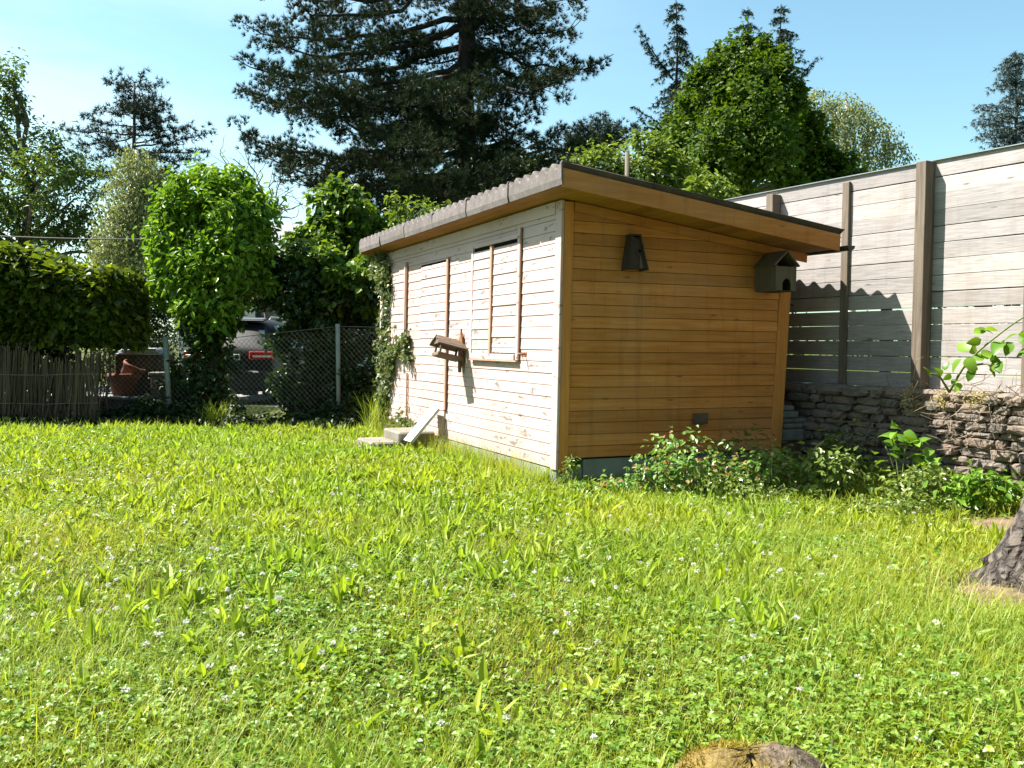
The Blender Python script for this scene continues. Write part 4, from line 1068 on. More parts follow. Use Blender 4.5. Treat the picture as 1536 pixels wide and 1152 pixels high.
def conifer(name, label, cat, bx, Y, top, branches, mat, bark, tr, nl=.17, nw=.022, nn=14, step=.24, side=.32, twig_sag=0., group=None, trtop=None, gz0=0., lean=0, up=.2, spread=.9, flat=.35, inner=.3, min_side=.25, jit=.05):
    """branches: list of (start point, tip point, sag, thickness)"""
    base = P(bx, 560, Y); base[2] = gz0
    o = root(name, base, label, cat, group)
    tp_ = P(bx + lean, top, Y)
    wood_ = [tube(curve(base - A([0, 0, .2]), tp_, 0, 14, .03), np.linspace(tr, trtop or tr * .2, 14), 9)]
    tp_pos, tp_dir = [], []
    for (a, b_, sag, thick) in branches:
        a, b_ = A(a), A(b_); ln = np.linalg.norm(b_ - a); k = max(6, int(ln / .35))
        c_ = curve(a, b_, sag, k, .02 * ln ** .5)
        wood_.append(tube(c_, np.linspace(max(.02, .016 * ln), .008, k), 5))
        dirs = unit(np.gradient(c_, axis=0)); seg_ = int(ln / step) + 2
        for q in np.linspace(inner, 1, seg_):
            i_ = q * (k - 1); j = int(min(i_, k - 2)); f = i_ - j
            p = c_[j] * (1 - f) + c_[j + 1] * f; d = dirs[j]
            tp_pos.append(p); tp_dir.append(d)
            sl = max(min_side, ln * side * (1.05 - q) + .15) * thick
            hz = unit(np.cross(d, A([0, 0, 1.0])))
            for sg in (-1, 1):
                sd = unit(hz * sg * rng.uniform(.6, 1) + d * rng.uniform(.3, .9) + A([0, 0, rng.normal() * flat]))
                e = p + sd * sl * rng.uniform(.6, 1.1); e[2] -= twig_sag * sl
                m_ = max(2, int(sl / step) + 1)
                if sl > .6: wood_.append(tube(curve(p, e, .0, 4), .010, 3))
                for w in np.linspace(.35, 1, m_):
                    tp_pos.append(p + (e - p) * w + rng.normal(size=3) * jit); tp_dir.append(unit(sd - A([0, 0, twig_sag])))
    np_mesh('trunk', wood_, [M[bark]], o)
    np_mesh('crown', [needles(A(tp_pos), A(tp_dir), nn, nl, nw, spread, up)], [M[mat]], o)
    return o, len(tp_pos)

# --- the big dark pine behind the shed
BY = 30.0
def bpx(x0, y0, x1, y1, dY, sag=.0, th=1.0): return (P(x0, y0, BY), P(x1, y1, BY + dY), sag, th)
br_ = []
for (y0, x1, y1, dY) in [(-60, 440, -70, -2), (-20, 370, -5, -1), (-20, 410, 25, -4), (30, 352, 60, 0), (40, 400, 90, -5), (70, 345, 118, 1), (90, 400, 150, -4), (110, 362, 170, 2), (130, 420, 180, -5), (200, 358, 228, -2), (215, 375, 262, 2), (225, 420, 245, -4), (240, 430, 290, -1), (150, 450, 130, -6), (180, 470, 190, -5),
                         (-60, 860, -20, 0), (-20, 870, 5, -2), (20, 872, 48, 2), (60, 920, 104, -1), (80, 860, 125, 3), (110, 850, 130, -4), (160, 800, 190, -3), (185, 830, 220, 2), (215, 960, 215, 2), (230, 900, 240, -2), (235, 845, 262, -4)]:
    br_.append(bpx(697, y0, x1, y1, dY, .3))
for i in range(42):
    y0 = rng.uniform(-120, 262); an = rng.uniform(0, 2 * np.pi); ln = rng.uniform(90, 235) * (1 if math.cos(an) < 0 else .62)
    br_.append(bpx(697, y0, 697 + ln * math.cos(an), y0 + rng.uniform(5, 45), ln * math.sin(an) / F_PX * BY * .9, .2))
for (x1, y1, dY) in [(560, 300, -5), (600, 290, -7), (650, 300, -7), (760, 280, -6), (820, 270, -4), (540, 260, -6), (600, 235, -7), (650, 150, -7), (545, 205, -6), (480, 290, -2), (520, 320, -4)]:
    br_.append(bpx(697, y1 - 40, x1, y1, dY, .2))
pbase = P(697, 560, BY); pbase[2] = 0
bp_o = root('black_pine', pbase, 'huge dark pine with long needle tufts towering behind the shed', 'pine tree')
pw_ = [tube(curve(pbase, P(697, -260, BY), 0, 14, .05), np.linspace(.40, .2, 14), 10)]; tpos, tdir = [], []
for (a, b_, sag, th_) in br_:
    ln = np.linalg.norm(b_ - a); c_ = curve(a, b_, sag, 12, .03 * ln ** .5); c_[-4:, 2] += A([.02, .05, .11, .19]) * ln * .5
    pw_.append(tube(c_, np.linspace(max(.03, .015 * ln), .012, 12), 5))
    for q in np.arange(.30, 1.01, .62 / max(ln, 1)):
        i_ = q * 11; j = int(min(i_, 10)); p = c_[j] + (c_[j + 1] - c_[j]) * (i_ - j); d = unit(c_[j + 1] - c_[j]); hz = unit(np.cross(d, A([0, 0, 1.])))
        wd_ = (.25 + .20 * ln * (1.1 - q)) * rng.uniform(.5, 1.1)
        for off_ in ((0,) if q > .93 else (-wd_, rng.normal() * .2, wd_)):
            pc = p + hz * off_ + d * abs(off_) * .5 + A([0, 0, rng.normal() * .20]); r_ = A([.36, .36, .26]) * rng.uniform(.6, 1.3)
            if abs(off_) > .3: pw_.append(tube(curve(p, pc, .0, 4), .014, 3))
            n_ = int(30 * rng.uniform(.6, 1.2)); u_ = rdir(n_); tpos.append(pc + u_ * r_ * rng.uniform(.3, 1, (n_, 1))); tdir.append(unit(u_ * .8 + A([0, 0, .45]) + d * .5))
np_mesh('trunk', pw_, [M['pine_bark']], bp_o)
np_mesh('crown', [needles(np.concatenate(tpos), np.concatenate(tdir), 20, .17, .016, .5, .15)], [M['pine']], bp_o)

# --- left pine, flat tiered crown
SY_ = 45.0
def spx(x0, y0, x1, y1, dY, sag=.1, th=1.0): return (P(x0, y0, SY_), P(x1, y1, SY_ + dY), sag, th)
br_ = []
for (x0, y0, x1, y1, dY) in [(200, 130, 165, 122, 0), (200, 128, 238, 125, 1), (200, 140, 180, 112, -1), (202, 135, 215, 110, 0), (202, 140, 240, 150, -1), (200, 170, 150, 165, 0), (202, 165, 250, 158, 1), (200, 190, 125, 175, -1), (200, 200, 95, 195, 0), (200, 205, 120, 215, -2), (202, 190, 258, 178, 0), (202, 215, 285, 190, 0), (202, 220, 315, 200, 1), (202, 225, 308, 228, 0), (202, 235, 285, 240, -1), (198, 230, 110, 235, 0), (198, 245, 130, 262, 0), (202, 245, 270, 262, 1), (202, 255, 245, 275, -1), (198, 265, 140, 290, 1)]:
    br_.append(spx(x0, y0, x1, y1, dY))
for i in range(26):
    y0 = rng.uniform(140, 260); an = rng.uniform(0, 2 * np.pi); ln = rng.uniform(25, 75) * (y0 - 90) / 110
    br_.append(spx(201, y0, 201 + ln * math.cos(an), y0 - rng.uniform(-6, 14), ln * math.sin(an) / F_PX * SY_))
conifer('scots_pine', 'far pine with flat tiered crown rising on the left', 'pine tree', 196, SY_, 126, br_, 'scots', 'red_bark', .26, .28, .034, 15, .34, .24, lean=6, trtop=.04, flat=.5, jit=.12, min_side=.4)
# --- round pine on the horizon between the big pine and the spruce
RY = 52.0
br_ = [(P(890, 240, RY), P(890 + r * math.cos(a), 205 - r * .75 * math.sin(a) + 10, RY + rng.uniform(-2, 2)), .0, 1.0) for a in np.linspace(-.3, 3.5, 26) for r in (rng.uniform(30, 58),)]
conifer('round_pine', 'far pine with rounded crown between the dark pine and the spruce', 'pine tree', 890, RY, 190, br_, 'scots', 'red_bark', .28, .30, .04, 14, .42, .30)
# --- spruces
def spruce(name, label, bx, Y, topy, ybase, wpx, mat, droop=.55, nl=.13, nw=.026, gap=13, group=None, lean=0, extra=(), asym=0, nn=11, step=.24, tr=.2, th=.9):
    br_ = []; y = topy + 6
    while y < ybase:
        f = (y - topy) / (ybase - topy); ln = wpx * (f ** .75) + 3
        for q in range(4):
            an = rng.uniform(0, 2 * np.pi); l2 = ln * rng.uniform(.45, 1.1) * (1 + asym * (1 if math.cos(an) < 0 else -1) * .3)
            br_.append((P(bx + lean * (1 - f), y, Y), P(bx + lean * (1 - f) + l2 * math.cos(an), y + droop * l2 * rng.uniform(.6, 1.2), Y + l2 * math.sin(an) / F_PX * Y), -.04 * l2 / F_PX * Y, th))
        y += gap * rng.uniform(.6, 1.3)
    for e in extra: br_.append((P(e[0], e[1], Y), P(e[2], e[3], Y), .12, th))
    return conifer(name, label, 'spruce', bx, Y, topy, br_, mat, 'pine_bark', tr, nl, nw, nn, step, .16, twig_sag=.5, group=group, trtop=.02, lean=lean, up=-.35, spread=.75, inner=.15, flat=.2)
spruce('spruce', 'tall dark spruce with a crooked drooping left branch', 1014, 40, 0, 215, 52, 'spruce', .5, .19, .03, 14, 'spruces behind the maple', extra=[(1010, 120, 958, 40), (1005, 110, 965, 62), (1010, 190, 952, 160), (1008, 215, 962, 178)])
spruce('spruce', 'thin pale-topped spruce left of the twin behind the maple', 1122, 46, 10, 150, 50, 'spruce', .35, .19, .028, 19, 'spruces behind the maple', nn=10, th=.7)
spruce('spruce', 'slender dark spruce rising right behind the maple crown', 1172, 44, 6, 215, 58, 'spruce', .3, .19, .03, 14, 'spruces behind the maple', extra=[(1175, 130, 1224, 88), (1178, 160, 1232, 135)], th=1.0)
spruce('blue_spruce', 'blue-grey conifer at the right edge above the fence', 1524, 30, 78, 400, 130, 'bluespruce', -.18, .17, .022, 10, None, nn=11, step=.22, tr=.16, th=1.1)

# --- broadleaf trees
mb = blob_px([(1085, 84, 13), (1120, 80, 15), (1138, 66, 11), (1102, 92, 14), (1060, 112, 14), (1165, 80, 12), (1190, 140, 14), (1225, 185, 14), (1085, 105, 36), (1120, 120, 48, -1), (1150, 95, 34), (1060, 150, 48, -1), (1110, 170, 60, -2), (1165, 150, 52, -1), (1190, 185, 28), (1200, 220, 36), (1040, 195, 50), (1030, 240, 52, -1), (1090, 235, 70, -2), (1150, 235, 70, -2), (1205, 255, 55), (1000, 215, 30), (1015, 275, 50), (1235, 265, 42), (1270, 272, 36)], 22)
mb = [(c, (r[0] * .84, r[1] * .84, r[2] * 1.12)) for c, r in mb]
for x_, y_ in ((1048, 128), (1072, 98), (1098, 78), (1118, 66), (1146, 72), (1172, 104), (1200, 150), (1030, 160), (1216, 190), (1134, 92), (1088, 118)):
    mb.append((P(x_, y_, 21.6 + rng.normal() * .5), (.13, .13, .48)))
broad_tree('maple_tree', 'dense green maple with sunlit top behind the fence corner', 'tree', 1110, 22, 90, mb, 44000, .125, .085, 'maple', tr=.2, gz0=.5, sub=22, tight=.17, up=.35)
vt_ = blob_px([(978, 60, 18), (975, 130, 16), (968, 200, 22)], 24)
# bright shrubs just behind the shed roof
ps = blob_px([(880, 258, 30), (915, 250, 34), (950, 262, 34), (985, 255, 32), (1015, 268, 30), (1045, 278, 24), (905, 285, 40), (975, 290, 44), (1040, 300, 34), (1085, 300, 22), (985, 225, 22), (960, 215, 16), (1000, 240, 20)], 16.5)
broad_tree('pale_shrub', 'light yellow-green shrub rising behind the orange end of the shed roof', 'shrub', 950, 16.5, 260, ps, 7200, .105, .05, 'pale', tr=.06, sub=16, tight=.28, up=.6, kind=6)
ls = blob_px([(1060, 282, 14), (1085, 292, 16), (1040, 275, 12)], 11.6)
broad_tree('laurel_shrub', 'light-leaved shrub tip just above the low roof edge by the fence', 'shrub', 1070, 12.9, 290, blob_px([(1060, 285, 20), (1088, 296, 18), (1040, 278, 16)], 12.9), 420, .12, .045, 'pale', tr=.03, sub=8, tight=.3, kind=6)
sp2 = blob_px([(618, 320, 26), (645, 318, 18), (590, 300, 10), (600, 325, 18), (670, 312, 9)], 15)
broad_tree('sprig_shrub', 'yellow-green sprigs poking over the far end of the shed roof', 'shrub', 620, 15, 330, sp2, 620, .085, .045, 'pale', tr=.03, sub=8, tight=.3, kind=6)
# left weeping birch, right weeping birch
def weeping(name, label, bx, Y, top, doms, n, mat, Lf, gz0=0., strand=(1.0, 2.4), group=None):
    base = P(bx, 560, Y); base[2] = gz0; o = root(name, base, label, 'birch', group)
    tp_ = P(bx, top, Y); trunk = curve(base, tp_, 0, 10, .1)
    np_mesh('trunk', limbs_to(base, trunk, np.linspace(.16, .04, 10), [c for c, r in doms], .05), [M['birch_bark']], o)
    pos = []; axs = []
    per = 24
    w = A([r[0] for c, r in doms]); w = w / w.sum()
    for i in range(n):
        c, r = doms[rng.choice(len(doms), p=w)]; d = rdir(1)[0]; d[2] = abs(d[2]); s_ = A(c) + d * A(r) * rng.uniform(.5, 1.0)
        ln = rng.uniform(*strand); k = np.linspace(0, 1, per)[:, None]
        drift = d * A([1, 1, 0]) * .6
        pos.append(s_ + drift * k ** .6 * ln * .4 - A([0, 0, 1]) * ln * k ** 1.3 + rng.normal(size=(per, 3)) * .06); axs.append(np.tile(A([0, 0, -1.0]), (per, 1)))
    pos = np.concatenate(pos); pos[:, 2] = np.maximum(pos[:, 2], gz0 + .3); n2 = len(pos)
    ax = unit(np.concatenate(axs) + rng.normal(size=(n2, 3)) * .55); V, Fq = leaf4(pos, ax, rdir(n2), Lf * rng.uniform(.7, 1.2, n2), Lf * .6)
    np_mesh('crown', [(V, Fq, np.repeat(np.clip(rng.normal(.5, .22, n2), 0, 1), 4))], [M[mat]], o)
weeping('weeping_birch', 'pale weeping birch right of the maple, above the fence', 1270, 34, 150, blob_px([(1245, 175, 30), (1285, 185, 36), (1320, 205, 28), (1340, 225, 20), (1225, 150, 20), (1265, 165, 30)], 34), 430, 'birch', .12, .6, (1.8, 4.2), 'weeping birches')
weeping('weeping_birch', 'grey-green weeping birch left behind the rounded column of leaves', 205, 20.5, 225, blob_px([(205, 245, 26), (190, 285, 30), (222, 290, 28), (180, 330, 30), (215, 340, 36), (230, 270, 20), (215, 390, 40), (170, 370, 26)], 20.5), 620, 'birch', .085, 0., (.9, 2.1), 'weeping birches')
# left broadleaf
wl = blob_px([(15, 105, 26), (5, 135, 28), (22, 160, 24), (-10, 170, 30), (0, 205, 20), (60, 222, 34), (25, 240, 40), (95, 240, 36), (120, 262, 30), (60, 275, 48, -1), (15, 300, 46), (110, 300, 36), (70, 330, 48), (20, 350, 45), (140, 318, 22), (120, 345, 30), (-40, 240, 50), (-50, 330, 60), (0, 395, 40), (60, 385, 40), (140, 380, 30)], 24)
broad_tree('walnut_tree', 'broad leafy tree at the left edge behind the hedge', 'tree', 40, 24, 190, wl, 15000, .14, .06, 'walnut', tr=.2, sub=16, tight=.24)
tw = blob_px([(18, 100, 22), (4, 130, 20), (24, 150, 18), (-15, 140, 30)], 23)
# leaf column: climber grown over a trunk
cb = blob_px([(300, 285, 42, 0, 30), (345, 285, 36, 0, 28), (270, 310, 34), (375, 320, 34), (320, 330, 62, -.4), (262, 350, 36), (285, 390, 48, -.3), (350, 380, 50, -.3), (385, 365, 26), (255, 320, 13), (310, 262, 13), (352, 258, 11), (236, 420, 12), (400, 350, 14), (250, 455, 14), (405, 430, 12), (270, 430, 36), (320, 440, 48, -.2), (362, 425, 34), (290, 470, 28), (325, 480, 26), (245, 395, 16), (388, 405, 18)], 14.5)
broad_tree('leafy_column', 'rounded column of glossy bright green climber leaves before the car', 'climber', 325, 14.5, 330, cb, 13500, .12, .056, 'bush', tr=.13, sub=18, tight=.26, up=.35, kind=6, droop=.6, view_gap=True)
# dark shrubs between the column and the shed
ds = blob_px([(425, 405, 32), (470, 425, 40), (440, 455, 48), (500, 460, 46), (545, 450, 40), (415, 480, 34), (470, 510, 46), (530, 510, 46), (440, 560, 34), (495, 570, 44), (548, 570, 36), (560, 500, 30), (440, 600, 30), (520, 610, 40), (400, 430, 24), (412, 520, 16), (455, 380, 20), (398, 395, 20)], 15.0)
ub = blob_px([(300, 505, 26), (335, 515, 26, -.1), (315, 545, 28, -.1), (345, 560, 18), (285, 560, 26), (320, 585, 24, -.2), (295, 480, 20), (335, 485, 22)], 14.45)
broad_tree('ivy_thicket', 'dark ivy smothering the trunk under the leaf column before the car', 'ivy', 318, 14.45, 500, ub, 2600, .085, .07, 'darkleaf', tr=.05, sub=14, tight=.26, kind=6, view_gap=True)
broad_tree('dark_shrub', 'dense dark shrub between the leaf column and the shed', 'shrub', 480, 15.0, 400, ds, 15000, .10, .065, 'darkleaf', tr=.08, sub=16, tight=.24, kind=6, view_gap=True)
ll = blob_px([(480, 400, 30, -.9), (530, 420, 34, -.9), (565, 400, 26, -.9), (450, 395, 20, -.9), (555, 450, 26, -.8), (500, 320, 30), (535, 325, 34), (520, 290, 18), (480, 350, 30), (460, 365, 22), (520, 360, 40), (560, 355, 30), (545, 390, 36), (490, 385, 30), (575, 345, 20), (440, 362, 12), (470, 300, 8), (505, 275, 10), (590, 340, 14)], 15.8)
broad_tree('lilac_bush', 'sunlit bush of heart-shaped leaves behind the far shed corner', 'bush', 520, 15.8, 300, ll, 6200, .125, .095, 'lilac', tr=.06, sub=14, tight=.27, kind=6, droop=.9)
# bare tree behind the column
bb = P(400, 560, 21); bb[2] = 0
bt_o = root('bare_tree', bb, 'leafless twiggy branches against the sky beside the leaf column', 'tree')
ch = [tube(curve(bb, P(398, 330, 21), 0, 8, .05), np.linspace(.09, .04, 8), 7)]
for (x1, y1) in [(440, 285), (425, 268), (410, 262), (455, 305), (372, 240), (350, 238), (330, 232), (445, 325), (390, 255), (362, 262), (432, 310), (345, 262)]:
    a = P(398, 330 - rng.uniform(0, 20), 21); e = P(x1, y1, 21 + rng.uniform(-.6, .6)); c_ = curve(a, e, .06, 8, .05); ch.append(tube(c_, np.linspace(.028, .008, 8), 4))
    for _ in range(6):
        j = rng.integers(3, 8); ch.append(tube(curve(c_[j], c_[j] + rng.normal(size=3) * A([.35, .3, .3]) + A([0, 0, .15]), 0, 5, .02), np.linspace(.009, .004, 5), 3))
np_mesh('trunk', ch, [M['twig']], bt_o)
# dark evergreen mass under the pine, behind the lilac and the roof
ev = blob_px([(600, 340, 50), (660, 320, 54), (720, 300, 56), (780, 285, 54), (840, 275, 50), (560, 400, 50), (700, 350, 60), (800, 330, 60), (870, 262, 34)], 26)
broad_tree('evergreen_shrub', 'dark evergreen thicket under the big pine, just above the roof', 'shrub', 720, 26, 300, ev, 9000, .16, .07, 'cedar', tr=.15, sub=16, tight=.24)
# hedge and other distant fill, plus added sky blockers
fw = []
for i in range(46):
    x = -38 + i * 1.75 + rng.normal() * .6; h = rng.uniform(2.8, 5.2); fw.append((A([x, 62 + rng.normal() * 3, h * .5]), (2.2, 1.6, h * .55)))
for i in range(30):                                  # unseen trees added behind and left of the camera to block sky fill
    an = math.pi * (1.02 + .92 * i / 29); d_ = (24 if i < 8 else 13) + rng.uniform(0, 3); h = rng.uniform(12, 15) if i < 8 else rng.uniform(15, 19)
    fw.append((A([d_ * 1.1 * math.cos(an), d_ * math.sin(an) + (7 if i < 6 else 0), h * .52]), (2.9, 2.6, h * .5)))
pts, od = clumps(fw, 40000, 18, .3)
tag(np_mesh('distant_wood_and_sky_blockers', [leaves(pts, .38, .26, .5, od, .3, 4)], [M['cedar']]), kind='stuff')
# ================================================================== HEDGES AND THE LEFT CORNER
def hedge(name, label, x0, x1, y0, y1, h, n, L, Wd, mat, topmat=None, cat='hedge', soft=.12, stems=True, zlow=.05, top_fn=None, recess=0.):
    base = A([(x0 + x1) / 2, (y0 + y1) / 2, 0]); o = root(name, base, label, cat)
    face = rng.random(n); hh = lambda x: h if top_fn is None else top_fn(x)
    x = rng.uniform(x0, x1, n); H = A([hh(v) for v in x]) if top_fn else np.full(n, h); z = zlow + (H - zlow) * rng.uniform(0, 1, n) ** .9; y = np.where(face < .6, y0 + np.abs(rng.normal(0, .09, n)), rng.uniform(y0, y1, n))
    tp = face > .72; z = np.where(tp, H + rng.normal(0, soft * .5, n), z)
    z = np.where((y < y0 + .35) & (z > H - .3), z - .22 * (1 - (y - y0) / .35), z)
    en = face < .1; x = np.where(en, x1 + rng.normal(0, .06, n), x); y = np.where(en, rng.uniform(y0, y1, n), y)
    od = np.where(tp[:, None], A([0, 0, 1.0]), A([0, -1.0, .2])); od = np.where(en[:, None], A([1.0, 0, .2]), od)
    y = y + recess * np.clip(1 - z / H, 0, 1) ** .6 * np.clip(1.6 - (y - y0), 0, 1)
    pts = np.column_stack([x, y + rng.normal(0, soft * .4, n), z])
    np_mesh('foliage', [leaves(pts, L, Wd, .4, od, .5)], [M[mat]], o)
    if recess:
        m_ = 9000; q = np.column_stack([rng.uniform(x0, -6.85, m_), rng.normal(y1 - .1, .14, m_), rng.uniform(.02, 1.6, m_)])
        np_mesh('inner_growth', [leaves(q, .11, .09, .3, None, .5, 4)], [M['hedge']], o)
    if stems:
        ch = []
        for i in range(int((x1 - x0) * 5)):
            bx = rng.uniform(x0, x1); a = A([bx, rng.uniform(y0 + .75 * recess + .05, y1 - .1), 0]); e = a + A([rng.normal() * .3, rng.uniform(.0, .3), h * rng.uniform(.5, .8)]); c_ = curve(a, e, -.06, 6, .03)
            ch.append(tube(c_, np.linspace(.024, .010, 6), 5))
            for q in (2, 3, 4): ch.append(tube(curve(c_[q], c_[q] + A([rng.normal() * .22, rng.normal() * .12, rng.uniform(.2, .5)]), 0, 4, .02), np.linspace(.012, .005, 4), 4))
        np_mesh('stems', ch, [M['twig']], o)
    return o
# big vine hedge: top edge falls to the right
hx0, hx1 = -13.0, -5.85
topz = lambda x: np.interp(x, [-9.2, -7.4, -6.5, -6.1, -5.8], [2.42, 2.45, 2.28, 2.04, 1.75]) + .06 * math.sin(x * 5)
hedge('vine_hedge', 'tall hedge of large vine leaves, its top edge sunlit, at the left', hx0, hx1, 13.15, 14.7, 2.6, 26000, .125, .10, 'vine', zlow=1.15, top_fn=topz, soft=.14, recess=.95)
# the bushes that fill the dark foot of the hedge
hedge('clipped_hedge', 'dark clipped conifer hedge between the vine hedge and the leaf column', -7.1, -5.85, 15.75, 18.2, 2.08, 15000, .06, .022, 'hedge', soft=.03, stems=False)
# reed mat
rmx0, rmx1, rmy = -10.5, -5.95, 13.45
rm = root('reed_mat', (-7.1, rmy, 0), 'old brown reed mat leaning in the shade under the vine hedge', 'reed mat')
ch = []
n = 900
for i in range(n):
    x = rmx0 + (rmx1 - rmx0) * i / n + rng.normal() * .012; hgt = .98 + .10 * math.sin(x * 4.1) + rng.normal() * .05 - (.5 if rng.random() < .05 else 0)
    a = A([x + rng.normal() * .02, rmy + rng.normal() * .02, .08 + max(0, rng.normal() * .07)]); b_ = A([x + rng.normal() * .05, rmy + .10 + rng.normal() * .02, hgt])
    ch.append(tube(A([a, (a + b_) / 2 + rng.normal(size=3) * .008, b_]), .0075, 3, rng.random(), 0, False))
np_mesh('reeds', ch, [M['straw']], rm)
np_mesh('tie_wire', [tube(curve((rmx0, rmy - .012, z), (rmx1, rmy - .012, z + .02), .02, 12, .006), .004, 4) for z in (.30, .72)], [M['galv']], rm)
# chain link fence
CY = 14.35
cfx = [-5.72, -5.62, -2.86, -1.62]
def cpt(x, z): return A([x, CY + .06 * math.sin(x * 2.1), z])
cl = root('chain_link_fence', (-3.6, CY, 0), 'sagging chain link fence with pale posts before the car', 'fence')
ztopf = lambda x: np.interp(x, [-6.9, -6.43, -5.32, -4.8, -2.68, -1.9], [1.02, 1.036, 1.27, 1.22, 1.476, 1.47])
zbot = .12
ch = []; dx = .078
xa, xb = -6.65, -1.95
k = int((xb - xa) / dx) + 22
for sgn in (1, -1):
    for i in range(-22, k + 22):
        pts = []
        for q in np.linspace(0, 1.5, 26):
            x = xa + i * dx + sgn * q * .95; z = zbot + q
            if x < xa or x > xb or z > ztopf(x): 
                if pts: break
                continue
            pts.append(cpt(x, z) + A([0, .012 * sgn + .02 * math.sin(x * 5 + z * 3), .012 * math.sin(x * 9)]))
        if len(pts) > 2: ch.append(tube(A(pts), .0026, 3, .5, 0, False))
xs_ = np.linspace(xa, xb, 40); ch.append(tube(A([cpt(x, ztopf(x)) for x in xs_]), .005, 4, .5, 0, False))
np_mesh('wire_mesh', ch, [M['galv']], cl)
for bx, tx, zt in ((P(256, 600, CY)[0], P(249, 507, CY)[0], P(249, 505, CY)[2]), (P(509, 612, CY)[0], P(507, 487, CY)[0], P(507, 486, CY)[2]), (-6.65, -6.65, 1.06)):
    np_mesh('fence_post', [tube([(bx, CY - .03, -.1), ((bx + tx) / 2, CY - .03, zt / 2), (tx, CY - .03, zt)], .034 if bx > -4 else .04, 8)], [M['green_paint']], cl)
# things behind the wire at the left
def lathe(prof, seg=28, c=(0, 0, 0), tilt=None, rn=.5):
    al = np.linspace(0, 2 * np.pi, seg, endpoint=False); V = np.concatenate([np.stack([r * np.cos(al), r * np.sin(al), np.full(seg, z)], -1) for r, z in prof])
    if tilt is not None: V = V @ A(tilt).T
    V = V + A(c); i = np.arange(len(prof) - 1)[:, None] * seg; k_ = np.arange(seg)[None]; k2_ = (k_ + 1) % seg
    return (V, np.stack([i + k_, i + k2_, i + seg + k2_, i + seg + k_], -1).reshape(-1, 4), rn, 0, True)
pb = P(186, 560, 14.95); pb[2] = 0
bx_ = root('stone_plinth', (pb[0], pb[1], 0), 'low mossy stone base holding the terracotta pot behind the wire', 'plinth')
np_mesh('block', [bbox(pb[0] - .42, pb[0] + .42, pb[1] - .3, pb[1] + .3, -.05, .30, .02)], [M['concrete']], bx_)
np_mesh('slab_top', [bbox(pb[0] - .5, pb[0] + .36, pb[1] - .42, pb[1] + .3, .301, .345, .01)], [M['slab']], bx_)
pt = root('terracotta_pot', (pb[0], pb[1], .346), 'large terracotta pot with a rolled rim behind the wire mesh', 'pot', 'terracotta pots behind the wire')
np_mesh('pot_body', [lathe([(0, .346), (.17, .346), (.235, .62), (.25, .625), (.265, .64), (.265, .69), (.25, .70), (.22, .695), (.21, .58), (0, .5)], c=(pb[0], pb[1], 0))], [M['terracotta']], pt)
pt2 = root('terracotta_pot', (pb[0], pb[1], .60), 'smaller red pot lying tilted inside the large terracotta pot', 'pot', 'terracotta pots behind the wire')
np_mesh('pot_body', [lathe([(0, 0), (.13, 0), (.17, .2), (.185, .2), (.185, .25), (.165, .25), (.15, .05), (0, .03)], c=(pb[0] + .06, pb[1] + .02, .62), tilt=Matrix.Rotation(R(28), 3, 'Y'))], [M['terracotta']], pt2)
bn = P(218, 560, 15.35)
bo = root('garden_box', (bn[0], bn[1], 0), 'dark garden box behind the terracotta pots', 'box')
np_mesh('box_body', [bbox(bn[0] - .38, bn[0] + .38, bn[1] - .3, bn[1] + .3, 0, 1.0, .015)], [M['dark_wood']], bo)
co = root('folded_cover', (bn[0], bn[1], 1.0), 'folded blue and white cover lying on the dark garden box', 'cover')
for j in range(5):
    np_mesh('fold', [xf(bbox(-.36 + .02 * j, .34 - .015 * j, -.3, .28, 1.002 + .022 * j, 1.021 + .022 * j, .008), Matrix.Translation((bn[0], bn[1], 0)) @ Matrix.Rotation(R(3 * (j % 2)), 4, 'Z'))], [M['cover' if j % 2 else 'pale_plank']], co)
pw = P(252, 560, 14.95)
pr = root('brick_pier', (pw[0], pw[1], 0), 'short brown brick pier with a grey cap behind the leaning post', 'pier')
bl = []
for j in range(9):
    for q in range(2):
        o_ = .0 if j % 2 else .0
        if j % 2: bl.append(bbox(pw[0] - .20 + q * .202, pw[0] - .002 + q * .202, pw[1] - .2, pw[1] + .2, .075 * j + .004, .075 * (j + 1) - .004, .005, random.random()))
        else: bl.append(bbox(pw[0] - .20, pw[0] + .20, pw[1] - .2 + q * .202, pw[1] - .002 + q * .202, .075 * j + .004, .075 * (j + 1) - .004, .005, random.random()))
np_mesh('bricks', bl, [M['brick']], pr); np_mesh('cap', [bbox(pw[0] - .23, pw[0] + .23, pw[1] - .23, pw[1] + .23, .676, .73, .01)], [M['concrete']], pr)
